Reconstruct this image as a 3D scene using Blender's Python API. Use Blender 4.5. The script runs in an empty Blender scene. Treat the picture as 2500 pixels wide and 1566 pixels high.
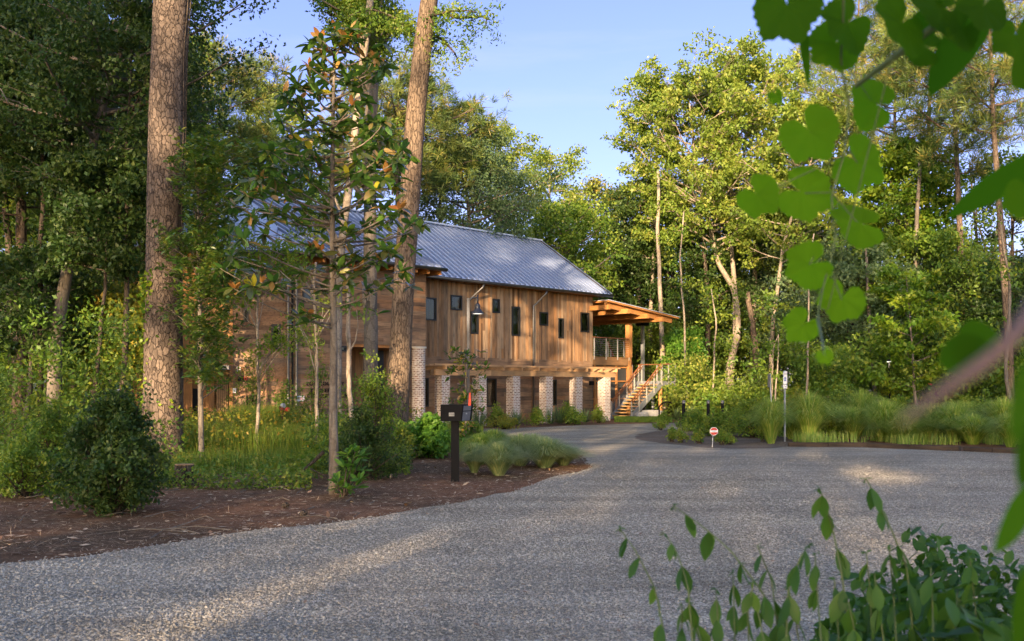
import bpy, math, random
import numpy as np
from mathutils import Vector, Matrix, Euler, Quaternion
from mathutils.geometry import tessellate_polygon

C = bpy.context.scene
PI = math.pi
R = math.radians

# ------------------------------------------------------------------ camera
F = 2431.0; CH = 1.6; HX = 1250.0; HY = 948.0      # focal length in photo pixels, eye height, horizon
cam_d = bpy.data.cameras.new("camera"); cam = bpy.data.objects.new("camera", cam_d)
C.collection.objects.link(cam); C.camera = cam
cam_d.sensor_width = 36.0; cam_d.lens = 35.0
cam_d.shift_x = 0.0; cam_d.shift_y = (HY - 783.0) / 2500.0
cam_d.clip_start = 0.05; cam_d.clip_end = 2000.0
cam.location = (0, 0, CH); cam.rotation_euler = (R(90), 0, 0)
cam_d.dof.use_dof = True; cam_d.dof.focus_distance = 32.0; cam_d.dof.aperture_fstop = 5.6

# ------------------------------------------------------------------ light
SUN_AZ = (-0.26, -0.966); SUN_EL = R(13.5)          # direction towards the sun
world = bpy.data.worlds.new("World"); C.world = world; world.use_nodes = True
wn = world.node_tree; bg = wn.nodes["Background"]
sky = wn.nodes.new("ShaderNodeTexSky"); sky.sky_type = 'NISHITA'; sky.sun_disc = False
sky.sun_elevation = SUN_EL; sky.sun_rotation = math.atan2(SUN_AZ[0], SUN_AZ[1])
sky.air_density = 1.0; sky.dust_density = 1.6; sky.ozone_density = 2.2
skt = wn.nodes.new("ShaderNodeMix"); skt.data_type = 'RGBA'; skt.blend_type = 'MULTIPLY'; skt.inputs[0].default_value = 1.0
sdir = (SUN_AZ[0] * math.cos(SUN_EL), SUN_AZ[1] * math.cos(SUN_EL), math.sin(SUN_EL))
gtc = wn.nodes.new("ShaderNodeTexCoord"); gdt = wn.nodes.new("ShaderNodeVectorMath"); gdt.operation = 'DOT_PRODUCT'; gdt.inputs[1].default_value = sdir
wn.links.new(gtc.outputs['Generated'], gdt.inputs[0]); gmr = wn.nodes.new("ShaderNodeMapRange"); gmr.inputs[1].default_value = -1; gmr.inputs[2].default_value = 1; wn.links.new(gdt.outputs['Value'], gmr.inputs[0])
grp = wn.nodes.new("ShaderNodeValToRGB"); wn.links.new(gmr.outputs[0], grp.inputs[0]); ge = grp.color_ramp.elements; ge.new(.5)   # bluer and darker opposite the sun, brighter and warmer round it
for el_, (p_, c_) in zip(ge, [(0.12, (.67, .555, .82)), (.5, (.80, .74, .90)), (1.0, (1.35, 1.22, 1.15))]): el_.position = p_; el_.color = (*c_, 1)
wn.links.new(grp.outputs[0], skt.inputs[7]); wn.links.new(sky.outputs[0], skt.inputs[6])
wtc = wn.nodes.new("ShaderNodeTexCoord"); wmp = wn.nodes.new("ShaderNodeMapping"); wmp.inputs['Scale'].default_value = (1.2, 3.0, 9.0); wmp.inputs['Rotation'].default_value = (0, .25, .5)
wnz = wn.nodes.new("ShaderNodeTexNoise"); wnz.inputs['Scale'].default_value = 1.6; wnz.inputs['Detail'].default_value = 7; wnz.inputs['Roughness'].default_value = .6
wn.links.new(wtc.outputs['Generated'], wmp.inputs[0]); wn.links.new(wmp.outputs[0], wnz.inputs['Vector'])
wrp = wn.nodes.new("ShaderNodeMapRange"); wrp.inputs[1].default_value = .50; wrp.inputs[2].default_value = .78; wrp.inputs[4].default_value = .30; wn.links.new(wnz.outputs[0], wrp.inputs[0])
wcl = wn.nodes.new("ShaderNodeMix"); wcl.data_type = 'RGBA'; wcl.inputs[7].default_value = (2.2, 2.25, 2.5, 1); wn.links.new(skt.outputs[2], wcl.inputs[6]); wn.links.new(wrp.outputs[0], wcl.inputs[0])
wn.links.new(wcl.outputs[2], bg.inputs[0]); bg.inputs[1].default_value = 0.15
sun_d = bpy.data.lights.new("sun", 'SUN'); sun_d.energy = 5.0; sun_d.angle = R(0.55)
sun_d.color = (1.0, 0.73, 0.45)
sun = bpy.data.objects.new("sun", sun_d); C.collection.objects.link(sun)
sv = Vector((SUN_AZ[0] * math.cos(SUN_EL), SUN_AZ[1] * math.cos(SUN_EL), math.sin(SUN_EL))).normalized()
sun.rotation_euler = sv.to_track_quat('Z', 'Y').to_euler(); sun.location = (-10, -30, 30)
C.view_settings.view_transform = 'Standard'; C.view_settings.look = 'None'
C.view_settings.exposure = 1.52; C.view_settings.gamma = 1.0; C.view_settings.use_curve_mapping = False
C.cycles.max_bounces = 6; C.cycles.diffuse_bounces = 3; C.cycles.glossy_bounces = 2
C.cycles.transmission_bounces = 4; C.cycles.transparent_max_bounces = 6
C.cycles.caustics_reflective = False; C.cycles.caustics_refractive = False
C.cycles.use_denoising = True; C.cycles.sample_clamp_indirect = 4.0

# ------------------------------------------------------------------ helpers
def P(px, py, Y):
    return np.array([(px - HX) / F * Y, Y, CH + (HY - py) / F * Y])
def G(px, py):
    Y = CH * F / (py - HY); return np.array([(px - HX) / F * Y, Y, 0.0])
def GY(px, Y):
    return np.array([(px - HX) / F * Y, Y, 0.0])
def tag(o, label=None, cat=None, group=None, kind=None):
    if label: o['label'] = label
    if cat: o['category'] = cat
    if group: o['group'] = group
    if kind: o['kind'] = kind
    return o
def empty(name, label, cat, loc=(0, 0, 0), rz=0.0, group=None):
    o = bpy.data.objects.new(name, None); C.collection.objects.link(o)
    o.location = loc; o.rotation_euler = (0, 0, rz); o.empty_display_size = 0.3
    return tag(o, label, cat, group)
def link(name, me, mat=None, parent=None):
    o = bpy.data.objects.new(name, me); C.collection.objects.link(o)
    if mat is not None: me.materials.append(mat)
    if parent is not None: o.parent = parent
    return o
def mk_mesh(name, V, loops, starts, tint=None, smooth=False):
    me = bpy.data.meshes.new(name)
    V = np.asarray(V, dtype=np.float32); loops = np.asarray(loops, dtype=np.int32); starts = np.asarray(starts, dtype=np.int32)
    me.vertices.add(len(V)); me.vertices.foreach_set("co", V.ravel())
    me.loops.add(len(loops)); me.loops.foreach_set("vertex_index", loops)
    me.polygons.add(len(starts)); me.polygons.foreach_set("loop_start", starts)
    me.polygons.foreach_set("use_smooth", np.full(len(starts), bool(smooth)))
    if tint is not None:
        a = me.attributes.new("tint", 'FLOAT', 'FACE'); a.data.foreach_set("value", np.asarray(tint, dtype=np.float32))
    me.update(calc_edges=True)
    return me
class MB:
    def __init__(s): s.v = []; s.f = []; s.t = []; s.n = 0
    def add(s, vs, fs, tint=0.5):
        b = s.n; s.v.extend([tuple(map(float, x)) for x in vs]); s.n += len(vs)
        for f in fs: s.f.append([b + i for i in f]); s.t.append(tint)
    def box(s, a, b, tint=0.5, M=None):
        x0, y0, z0 = a; x1, y1, z1 = b
        vs = [(x0, y0, z0), (x1, y0, z0), (x1, y1, z0), (x0, y1, z0), (x0, y0, z1), (x1, y0, z1), (x1, y1, z1), (x0, y1, z1)]
        if M is not None: vs = [M @ Vector(v) for v in vs]
        s.add(vs, [(0, 3, 2, 1), (4, 5, 6, 7), (0, 1, 5, 4), (1, 2, 6, 5), (2, 3, 7, 6), (3, 0, 4, 7)], tint)
    def bar(s, p, q, w, h, tint=0.5, up=(0, 0, 1)):       # rectangular bar from p to q
        p = Vector(p); q = Vector(q); d = (q - p).normalized(); up = Vector(up)
        sd = d.cross(up)
        if sd.length < 1e-4: sd = Vector((1, 0, 0))
        sd.normalize(); u2 = sd.cross(d).normalized()
        vs = []
        for c in (p, q):
            for a, b in ((-1, -1), (1, -1), (1, 1), (-1, 1)): vs.append(c + sd * (a * w / 2) + u2 * (b * h / 2))
        s.add(vs, [(0, 1, 2, 3), (7, 6, 5, 4), (0, 4, 5, 1), (1, 5, 6, 2), (2, 6, 7, 3), (3, 7, 4, 0)], tint)
    def tube(s, pts, rad, n=8, tint=0.5, cap=True, jitter=0.0, rng=None):
        pts = [np.asarray(p, float) for p in pts]
        if not hasattr(rad, '__len__'): rad = [rad] * len(pts)
        base = s.n; ref = np.array([0.31, 0.95, 0.05]); prev = None; vs = []
        for i, p in enumerate(pts):
            d = pts[min(i + 1, len(pts) - 1)] - pts[max(i - 1, 0)]; d = d / (np.linalg.norm(d) + 1e-9)
            if prev is None:
                a = np.cross(d, ref)
                if np.linalg.norm(a) < 0.1: a = np.cross(d, np.array([1.0, 0, 0]))
            else: a = prev - d * (prev @ d)
            a /= np.linalg.norm(a) + 1e-9; prev = a; b = np.cross(d, a)
            for k in range(n):
                an = 2 * PI * k / n; r = rad[i] * (1 + (jitter * (rng.random() - .5) if rng is not None else 0))
                vs.append(p + (a * math.cos(an) + b * math.sin(an)) * r)
        fs = []
        for i in range(len(pts) - 1):
            for k in range(n):
                fs.append((i * n + k, i * n + (k + 1) % n, (i + 1) * n + (k + 1) % n, (i + 1) * n + k))
        if cap:
            fs.append(tuple(range(n - 1, -1, -1))); fs.append(tuple((len(pts) - 1) * n + k for k in range(n)))
        s.add(vs, fs, tint)
    def build(s, name, mat=None, parent=None, smooth=False):
        loops = [i for f in s.f for i in f]; st = np.cumsum([0] + [len(f) for f in s.f[:-1]]) if s.f else []
        me = mk_mesh(name, s.v, loops, st, s.t, smooth)
        return link(name, me, mat, parent)

# ------------------------------------------------------------------ materials
def mat(name):
    m = bpy.data.materials.new(name); m.use_nodes = True; nt = m.node_tree
    return m, nt, nt.nodes["Principled BSDF"]
def N(nt, t, **kw):
    n = nt.nodes.new(t)
    for k, v in kw.items():
        if k.startswith('i_'): n.inputs[k[2:].replace('_', ' ')].default_value = v
        else: setattr(n, k, v)
    return n
def ramp(nt, src, stops, interp='LINEAR'):
    r = nt.nodes.new("ShaderNodeValToRGB"); e = r.color_ramp; e.interpolation = interp
    while len(e.elements) < len(stops): e.elements.new(0.5)
    for el, (p, c) in zip(e.elements, stops): el.position = p; el.color = (*c, 1)
    nt.links.new(src, r.inputs[0]); return r.outputs[0]
def coords(nt, scale=(1, 1, 1), out='Object'):
    tc = nt.nodes.new("ShaderNodeTexCoord"); mp = nt.nodes.new("ShaderNodeMapping"); mp.inputs['Scale'].default_value = scale
    nt.links.new(tc.outputs[out], mp.inputs[0]); return mp.outputs[0]
def noise(nt, vec, scale, detail=4, rough=0.55):
    n = N(nt, "ShaderNodeTexNoise"); n.inputs['Scale'].default_value = scale; n.inputs['Detail'].default_value = detail
    n.inputs['Roughness'].default_value = rough
    if vec is not None: nt.links.new(vec, n.inputs['Vector'])
    return n.outputs['Fac']
def mixc(nt, a, b, fac, mode='MIX'):
    m = nt.nodes.new("ShaderNodeMix"); m.data_type = 'RGBA'; m.blend_type = mode
    for s, x in ((6, a), (7, b)):
        if isinstance(x, tuple): m.inputs[s].default_value = (*x, 1)
        else: nt.links.new(x, m.inputs[s])
    if isinstance(fac, (int, float)): m.inputs[0].default_value = fac
    else: nt.links.new(fac, m.inputs[0])
    return m.outputs[2]
def bump(nt, h, strength=0.5, dist=0.02, b=None):
    n = nt.nodes.new("ShaderNodeBump"); n.inputs['Strength'].default_value = strength; n.inputs['Distance'].default_value = dist
    nt.links.new(h, n.inputs['Height'])
    nt.links.new(n.outputs[0], (b or nt.nodes["Principled BSDF"]).inputs['Normal']); return n
def tint_attr(nt):
    a = nt.nodes.new("ShaderNodeAttribute"); a.attribute_name = "tint"; return a.outputs['Fac']
def plain(name, col, rough=0.6, metal=0.0, spec=0.5):
    m, nt, b = mat(name); b.inputs['Roughness'].default_value = rough; b.inputs['Metallic'].default_value = metal
    b.inputs['Specular IOR Level'].default_value = spec
    v = coords(nt); f = noise(nt, v, 9.0, 5)
    c = ramp(nt, f, [(0.3, tuple(x * 0.86 for x in col)), (0.7, tuple(min(1, x * 1.1) for x in col))])
    nt.links.new(c, b.inputs['Base Color']); return m
def leafmat(name, cols, rough=0.5, trans=0.35, back=None, spec=0.35, tmul=1.5):
    m, nt, b = mat(name); out = nt.nodes["Material Output"]
    t = tint_attr(nt); c = ramp(nt, t, [(i / (len(cols) - 1), cc) for i, cc in enumerate(cols)])
    if back is not None:
        g = nt.nodes.new("ShaderNodeNewGeometry"); bk = ramp(nt, t, [(0, (.055, .085, .025)), (.55, (.085, .095, .03)), (.90, back)]); c = mixc(nt, bk, c, g.outputs['Backfacing'])
    nt.links.new(c, b.inputs['Base Color']); b.inputs['Roughness'].default_value = rough; b.inputs['Specular IOR Level'].default_value = spec
    tr = nt.nodes.new("ShaderNodeBsdfTranslucent"); ms = nt.nodes.new("ShaderNodeMixShader"); ms.inputs[0].default_value = trans
    tc = mixc(nt, c, (tmul, tmul * 1.05, tmul * .55), 1.0, 'MULTIPLY')
    nt.links.new(tc, tr.inputs[0]); nt.links.new(b.outputs[0], ms.inputs[1]); nt.links.new(tr.outputs[0], ms.inputs[2])
    nt.links.new(ms.outputs[0], out.inputs[0]); return m
def woodmat(name, cols, axis='z', rough=0.75, dark=0.5):
    m, nt, b = mat(name); b.inputs['Roughness'].default_value = rough; b.inputs['Specular IOR Level'].default_value = 0.25
    t = tint_attr(nt); c = ramp(nt, t, [(i / (len(cols) - 1), cc) for i, cc in enumerate(cols)])
    sc = {'z': (22, 22, 1.6), 'x': (1.6, 22, 22), 'y': (22, 1.6, 22)}[axis]
    tc = nt.nodes.new("ShaderNodeTexCoord")
    off = nt.nodes.new("ShaderNodeVectorMath"); off.operation = 'ADD'
    sca = nt.nodes.new("ShaderNodeVectorMath"); sca.operation = 'SCALE'; sca.inputs['Scale'].default_value = 37.0
    cmb = nt.nodes.new("ShaderNodeCombineXYZ")
    for i in range(3): nt.links.new(t, cmb.inputs[i])
    nt.links.new(cmb.outputs[0], sca.inputs[0]); nt.links.new(tc.outputs['Object'], off.inputs[0]); nt.links.new(sca.outputs[0], off.inputs[1])
    mp = nt.nodes.new("ShaderNodeMapping"); mp.inputs['Scale'].default_value = sc; nt.links.new(off.outputs[0], mp.inputs[0])
    g = noise(nt, mp.outputs[0], 1.0, 6, 0.65)
    gr = ramp(nt, g, [(0.3, (dark, dark, dark)), (0.5, (0.95, 0.95, 0.95)), (0.75, (1.15, 1.12, 1.08))])
    mp2 = nt.nodes.new("ShaderNodeMapping"); mp2.inputs['Scale'].default_value = (1.1, 1.1, 0.8); nt.links.new(off.outputs[0], mp2.inputs[0])
    w = noise(nt, mp2.outputs[0], 1.3, 4); wr = ramp(nt, w, [(0.35, (0.72, 0.72, 0.74)), (0.65, (1.12, 1.06, 1.0))])
    c = mixc(nt, mixc(nt, c, gr, 1.0, 'MULTIPLY'), wr, 1.0, 'MULTIPLY')
    nt.links.new(c, b.inputs['Base Color']); bump(nt, g, 0.35, 0.01); return m
M = {}
M['oldwood_v'] = woodmat('weathered_vertical_boards', [(0.151, 0.088, 0.047),(0.348, 0.192, 0.090),(0.278, 0.208, 0.142),(0.441, 0.244, 0.112),(0.197, 0.120, 0.069),(0.487, 0.322, 0.181),(0.383, 0.198, 0.082),(0.244, 0.172, 0.112),(0.534, 0.374, 0.224)], 'z', dark=.42)
M['oldwood_h'] = woodmat('weathered_horizontal_boards', [(0.168, 0.110, 0.071),(0.336, 0.200, 0.113),(0.246, 0.165, 0.105),(0.403, 0.265, 0.155),(0.190, 0.135, 0.092),(0.358, 0.190, 0.092),(0.280, 0.205, 0.143)], 'x', dark=.42)
M['cedar'] = woodmat('orange_timber', [(.36, .16, .05), (.44, .21, .07), (.40, .18, .06)], 'x', 0.6, .75)
M['cedar_y'] = woodmat('orange_timber_cross', [(.38, .17, .05), (.46, .22, .07)], 'y', 0.6, .75)
M['cedar_z'] = woodmat('orange_timber_post', [(.42, .20, .07), (.46, .23, .085)], 'z', 0.6, .8)
M['pergola'] = woodmat('pergola_timber', [(0.384, 0.244, 0.125), (0.480, 0.305, 0.158)], 'x', 0.75, .7)
M['deckwood'] = woodmat('deck_boards', [(0.256, 0.146, 0.068), (0.358, 0.207, 0.095)], 'x', 0.7, .7)
M['tread'] = woodmat('stair_treads', [(0.486, 0.293, 0.126), (0.589, 0.366, 0.158)], 'y', 0.7, .8)
M['railwood'] = woodmat('red_rail_wood', [(0.255, 0.106, 0.051), (0.289, 0.128, 0.064)], 'x', 0.5, .85)
M['orangewood_v'] = woodmat('orange_cedar_boards', [(0.384, 0.207, 0.089), (0.538, 0.293, 0.126), (0.461, 0.232, 0.084), (0.614, 0.366, 0.168)], 'z')  # more orange than the weathered boards
M['steel'] = plain('galvanised_steel', (.52, .53, .53), 0.45, 0.5)
M['steel_warm'] = plain('stainless_post', (.60, .58, .52), 0.45, 0.4)
M['gutter'] = plain('dark_bronze_gutter', (.085, .078, .070), 0.35, 0.6)
M['pipe'] = plain('zinc_pipe', (.17, .165, .16), 0.4, 0.6)
M['black'] = plain('black_metal', (.010, .010, .011), 0.75, 0, .12)
M['blackframe'] = plain('black_window_frame', (.016, .017, .018), 0.4)
M['lampmetal'] = plain('dark_blue_lamp_metal', (.045, .05, .065), 0.35, 0.4)
M['white'] = plain('white_paint', (.78, .78, .77), 0.5)
M['cap'] = plain('stone_cap', (.55, .53, .48), 0.8)
M['screen'] = plain('insect_screen', (.045, .050, .050), 0.6)
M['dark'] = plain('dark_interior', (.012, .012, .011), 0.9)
M['reveal'] = plain('pale_reveal', (.42, .47, .30), 0.7)
M['concrete'] = plain('pale_concrete', (.42, .40, .36), 0.9)
M['greymetal'] = plain('grey_painted_metal', (.16, .165, .18), 0.4, 0.2)
M['galv'] = plain('grey_sign_post', (.28, .30, .32), 0.5, 0.4)
M['red'] = plain('red_paint', (.55, .035, .025), 0.5)
M['orange_red'] = plain('orange_red_flag', (.80, .07, .03), 0.5)
M['blue'] = plain('blue_sign_paint', (.03, .10, .42), 0.5)
M['paleplate'] = plain('pale_number_plate', (.36, .36, .34), 0.5)
M['railtie'] = woodmat('dark_landscape_timber', [(.045, .035, .028), (.07, .055, .042)], 'x', 0.9, .5)
M['pipered'] = plain('flaking_red_paint', (.22, .035, .022), 0.6)
def mat_roof():
    m, nt, b = mat('standing_seam_metal'); v = coords(nt, (1, .15, .15)); f = noise(nt, v, 3.0, 4)
    c = ramp(nt, f, [(0.3, (.60, .67, .82)), (0.7, (.68, .75, .90))]); c = mixc(nt, c, ramp(nt, tint_attr(nt), [(0, (1, 1, 1)), (.6, (1, 1, 1)), (.8, (.34, .38, .46))]), 1.0, 'MULTIPLY'); nt.links.new(c, b.inputs['Base Color'])  # rib tint: shade of the seam sides put into the colour
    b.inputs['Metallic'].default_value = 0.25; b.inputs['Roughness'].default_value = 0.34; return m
M['roof'] = mat_roof()
def mat_glass():
    m, nt, b = mat('window_glass'); out = nt.nodes["Material Output"]
    g = nt.nodes.new("ShaderNodeBsdfGlossy"); g.inputs['Roughness'].default_value = 0.02
    tr = nt.nodes.new("ShaderNodeBsdfTransparent"); tr.inputs[0].default_value = (.72, .78, .72, 1)
    fr = nt.nodes.new("ShaderNodeFresnel"); fr.inputs[0].default_value = 1.95
    v = coords(nt, (1, 1, 1)); nz = noise(nt, v, 2.5, 2)
    bp = nt.nodes.new("ShaderNodeBump"); bp.inputs['Strength'].default_value = .04; bp.inputs['Distance'].default_value = .05
    nt.links.new(nz, bp.inputs['Height']); nt.links.new(bp.outputs[0], g.inputs['Normal'])
    ms = nt.nodes.new("ShaderNodeMixShader"); nt.links.new(fr.outputs[0], ms.inputs[0])
    nt.links.new(tr.outputs[0], ms.inputs[1]); nt.links.new(g.outputs[0], ms.inputs[2]); nt.links.new(ms.outputs[0], out.inputs[0]); return m
M['glass'] = mat_glass()
def mat_brick(name, cyl=False):
    m, nt, b = mat(name)
    tc = nt.nodes.new("ShaderNodeTexCoord"); sp = nt.nodes.new("ShaderNodeSeparateXYZ"); nt.links.new(tc.outputs['Object'], sp.inputs[0])
    cb = nt.nodes.new("ShaderNodeCombineXYZ")
    if cyl:
        at = nt.nodes.new("ShaderNodeMath"); at.operation = 'ARCTAN2'; nt.links.new(sp.outputs[1], at.inputs[0]); nt.links.new(sp.outputs[0], at.inputs[1])
        mu = nt.nodes.new("ShaderNodeMath"); mu.operation = 'MULTIPLY'; mu.inputs[1].default_value = 0.30; nt.links.new(at.outputs[0], mu.inputs[0]); src = mu.outputs[0]
    else:
        ad = nt.nodes.new("ShaderNodeMath"); ad.operation = 'ADD'; nt.links.new(sp.outputs[0], ad.inputs[0]); nt.links.new(sp.outputs[1], ad.inputs[1]); src = ad.outputs[0]
    nt.links.new(src, cb.inputs[0]); nt.links.new(sp.outputs[2], cb.inputs[1])
    br = nt.nodes.new("ShaderNodeTexBrick"); nt.links.new(cb.outputs[0], br.inputs['Vector'])
    br.inputs['Scale'].default_value = 1.0; br.inputs['Brick Width'].default_value = .20; br.inputs['Row Height'].default_value = .072
    br.inputs['Mortar Size'].default_value = .019; br.inputs['Mortar Smooth'].default_value = .35; br.inputs['Bias'].default_value = -.1
    br.inputs['Color1'].default_value = (.24, .10, .06, 1); br.inputs['Color2'].default_value = (.09, .042, .034, 1); br.inputs['Mortar'].default_value = (.60, .55, .49, 1)
    nz = noise(nt, tc.outputs['Object'], 9.0, 5, .7); wf = ramp(nt, nz, [(0.47, (0, 0, 0)), (0.62, (1, 1, 1))])
    c = mixc(nt, br.outputs[0], (.58, .52, .46), wf); nt.links.new(c, b.inputs['Base Color']); b.inputs['Roughness'].default_value = .9
    nn = noise(nt, tc.outputs['Object'], 40.0, 3); bump(nt, nn, .5, .01); return m
M['brick'] = mat_brick('whitewashed_brick'); M['brick_round'] = mat_brick('whitewashed_brick_round', True)
def mat_bark(name, c1, c2, c3, sc=(7, 7, 2.2), crack=1.0, moss=None):
    m, nt, b = mat(name); tc = nt.nodes.new("ShaderNodeTexCoord")
    mp = nt.nodes.new("ShaderNodeMapping"); mp.inputs['Scale'].default_value = sc; nt.links.new(tc.outputs['Object'], mp.inputs[0])
    nz = N(nt, "ShaderNodeTexNoise"); nz.inputs['Scale'].default_value = 1.3; nt.links.new(mp.outputs[0], nz.inputs['Vector'])
    va = nt.nodes.new("ShaderNodeVectorMath"); va.operation = 'MULTIPLY_ADD'; va.inputs[1].default_value = (1.1, 1.1, 1.1)
    nt.links.new(nz.outputs['Color'], va.inputs[0]); nt.links.new(mp.outputs[0], va.inputs[2])
    vo = N(nt, "ShaderNodeTexVoronoi"); vo.feature = 'DISTANCE_TO_EDGE'; vo.inputs['Scale'].default_value = 1.0; nt.links.new(va.outputs[0], vo.inputs['Vector'])
    vc = N(nt, "ShaderNodeTexVoronoi"); vc.inputs['Scale'].default_value = 1.0; nt.links.new(va.outputs[0], vc.inputs['Vector'])
    sx = nt.nodes.new("ShaderNodeSeparateColor"); nt.links.new(vc.outputs['Color'], sx.inputs[0])
    pc = ramp(nt, sx.outputs[0], [(0, c1), (1, c2)])
    fn = noise(nt, tc.outputs['Object'], 22.0, 5, .7); pc = mixc(nt, pc, ramp(nt, fn, [(.3, (.65, .65, .65)), (.7, (1.15, 1.15, 1.15))]), 1.0, 'MULTIPLY')
    cr = ramp(nt, vo.outputs['Distance'], [(0.0, (.1, .1, .1)), (0.03, (.5, .5, .5)), (0.10, (1, 1, 1))])
    c = mixc(nt, c3, pc, cr) if crack else pc
    if moss:
        mn = noise(nt, tc.outputs['Object'], 1.2, 4); c = mixc(nt, c, moss, ramp(nt, mn, [(.5, (0, 0, 0)), (.62, (.8, .8, .8))]))
    nt.links.new(c, b.inputs['Base Color']); b.inputs['Roughness'].default_value = .95; b.inputs['Specular IOR Level'].default_value = .15
    ad = mixc(nt, cr, ramp(nt, fn, [(0, (0, 0, 0)), (1, (1, 1, 1))]), .3); bump(nt, ad, .9 * max(crack, .4), .035); return m
M['pinebark'] = mat_bark('pine_plate_bark', (.11, .085, .068), (.215, .165, .13), (.035, .027, .022), (12.5, 12.5, 6.0))
M['furrowbark'] = mat_bark('pine_furrowed_bark', (.15, .11, .078), (.25, .185, .13), (.055, .040, .03), (16, 16, 3.6))
M['greybark'] = mat_bark('smooth_grey_bark', (.16, .135, .11), (.24, .205, .165), (.12, .10, .08), (5, 5, 2.0), .3)
M['palebark'] = mat_bark('pale_bark', (.30, .25, .19), (.42, .35, .27), (.20, .16, .12), (4, 4, 2.0), .35)
M['darkbark'] = mat_bark('dark_bark', (.07, .055, .042), (.12, .095, .072), (.03, .024, .018), (8, 8, 3), .8)
def mat_ground():
    m, nt, b = mat('pine_straw_ground'); v = coords(nt)
    a = noise(nt, v, .35, 5); f = noise(nt, v, 30., 6, .75); g = noise(nt, v, 3.5, 4, .6)
    c1 = ramp(nt, f, [(.3, (.09, .05, .028)), (.5, (.26, .13, .07)), (.68, (.40, .23, .14)), (.8, (.52, .38, .26))])
    c2 = ramp(nt, f, [(.3, (.06, .042, .026)), (.6, (.18, .115, .07)), (.8, (.32, .24, .15))])
    c = mixc(nt, c1, c2, ramp(nt, a, [(.4, (0, 0, 0)), (.6, (1, 1, 1))])); c = mixc(nt, c, ramp(nt, g, [(.3, (.6, .6, .6)), (.7, (1.2, 1.2, 1.2))]), 1.0, 'MULTIPLY')
    nt.links.new(c, b.inputs['Base Color']); b.inputs['Roughness'].default_value = 1; b.inputs['Specular IOR Level'].default_value = .1
    bump(nt, f, 1.0, .03); return m
M['ground'] = mat_ground()
def drive_tone(nt, c):
    tc = nt.nodes.new("ShaderNodeTexCoord"); mp = nt.nodes.new("ShaderNodeMapping"); mp.inputs['Rotation'].default_value = (0, 0, -.55); mp.inputs['Scale'].default_value = (.10, .75, 1)
    nt.links.new(tc.outputs['Object'], mp.inputs[0]); n1 = noise(nt, mp.outputs[0], 1.3, 5, .6); n2 = noise(nt, tc.outputs['Object'], .8, 5, .65)
    c = mixc(nt, c, ramp(nt, n1, [(.36, (.80, .80, .79)), (.52, (1.0, 1.0, 1.0)), (.66, (1.13, 1.13, 1.11))]), 1.0, 'MULTIPLY')
    return mixc(nt, c, ramp(nt, n2, [(.34, (.86, .85, .83)), (.55, (1, 1, 1)), (.70, (1.10, 1.08, 1.03))]), 1.0, 'MULTIPLY')
def mat_gravel(name, cols, sc=55.):
    m, nt, b = mat(name); v = coords(nt)
    vo = N(nt, "ShaderNodeTexVoronoi"); vo.inputs['Scale'].default_value = sc; nt.links.new(v, vo.inputs['Vector'])
    ve = N(nt, "ShaderNodeTexVoronoi"); ve.feature = 'DISTANCE_TO_EDGE'; ve.inputs['Scale'].default_value = sc; nt.links.new(v, ve.inputs['Vector'])
    sx = nt.nodes.new("ShaderNodeSeparateColor"); nt.links.new(vo.outputs['Color'], sx.inputs[0])
    c = ramp(nt, sx.outputs[0], [(i / (len(cols) - 1), k) for i, k in enumerate(cols)])
    e = ramp(nt, ve.outputs['Distance'], [(0, (.25, .25, .25)), (.12, (1, 1, 1))]); c = mixc(nt, c, e, 1.0, 'MULTIPLY')
    a = noise(nt, v, .22, 4, .6); d = noise(nt, v, 1.7, 4, .6)
    c = mixc(nt, c, ramp(nt, a, [(.38, (.86, .84, .80)), (.62, (1.08, 1.08, 1.1))]), 1.0, 'MULTIPLY')
    c = drive_tone(nt, c)
    nt.links.new(c, b.inputs['Base Color']); b.inputs['Roughness'].default_value = .95; b.inputs['Specular IOR Level'].default_value = .2
    h = mixc(nt, vo.outputs['Distance'], sx.outputs[1], .5); bump(nt, h, 1.0, .03); return m
M['gravel'] = mat_gravel('crushed_stone_gravel', [(0.267, 0.244, 0.194), (0.413, 0.378, 0.294), (0.495, 0.445, 0.347), (0.610, 0.555, 0.425), (0.343, 0.317, 0.257), (0.457, 0.397, 0.289)])
M['gravel_dark'] = mat_gravel('brown_gravel_bed', [(0.130, 0.102, 0.079), (0.247, 0.198, 0.152), (0.351, 0.288, 0.221), (0.195, 0.156, 0.126)], 55.)
M['stone'] = None
def mat_stone():
    m, nt, b = mat('crushed_stone'); t = tint_attr(nt)
    c = ramp(nt, t, [(0, (.18, .165, .14)), (.25, (.31, .285, .24)), (.55, (.405, .375, .32)), (.85, (.50, .47, .405)), (1, (.46, .38, .28))])
    c = drive_tone(nt, c); nt.links.new(c, b.inputs['Base Color']); b.inputs['Roughness'].default_value = .9; return m
M['stone'] = mat_stone()

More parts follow.
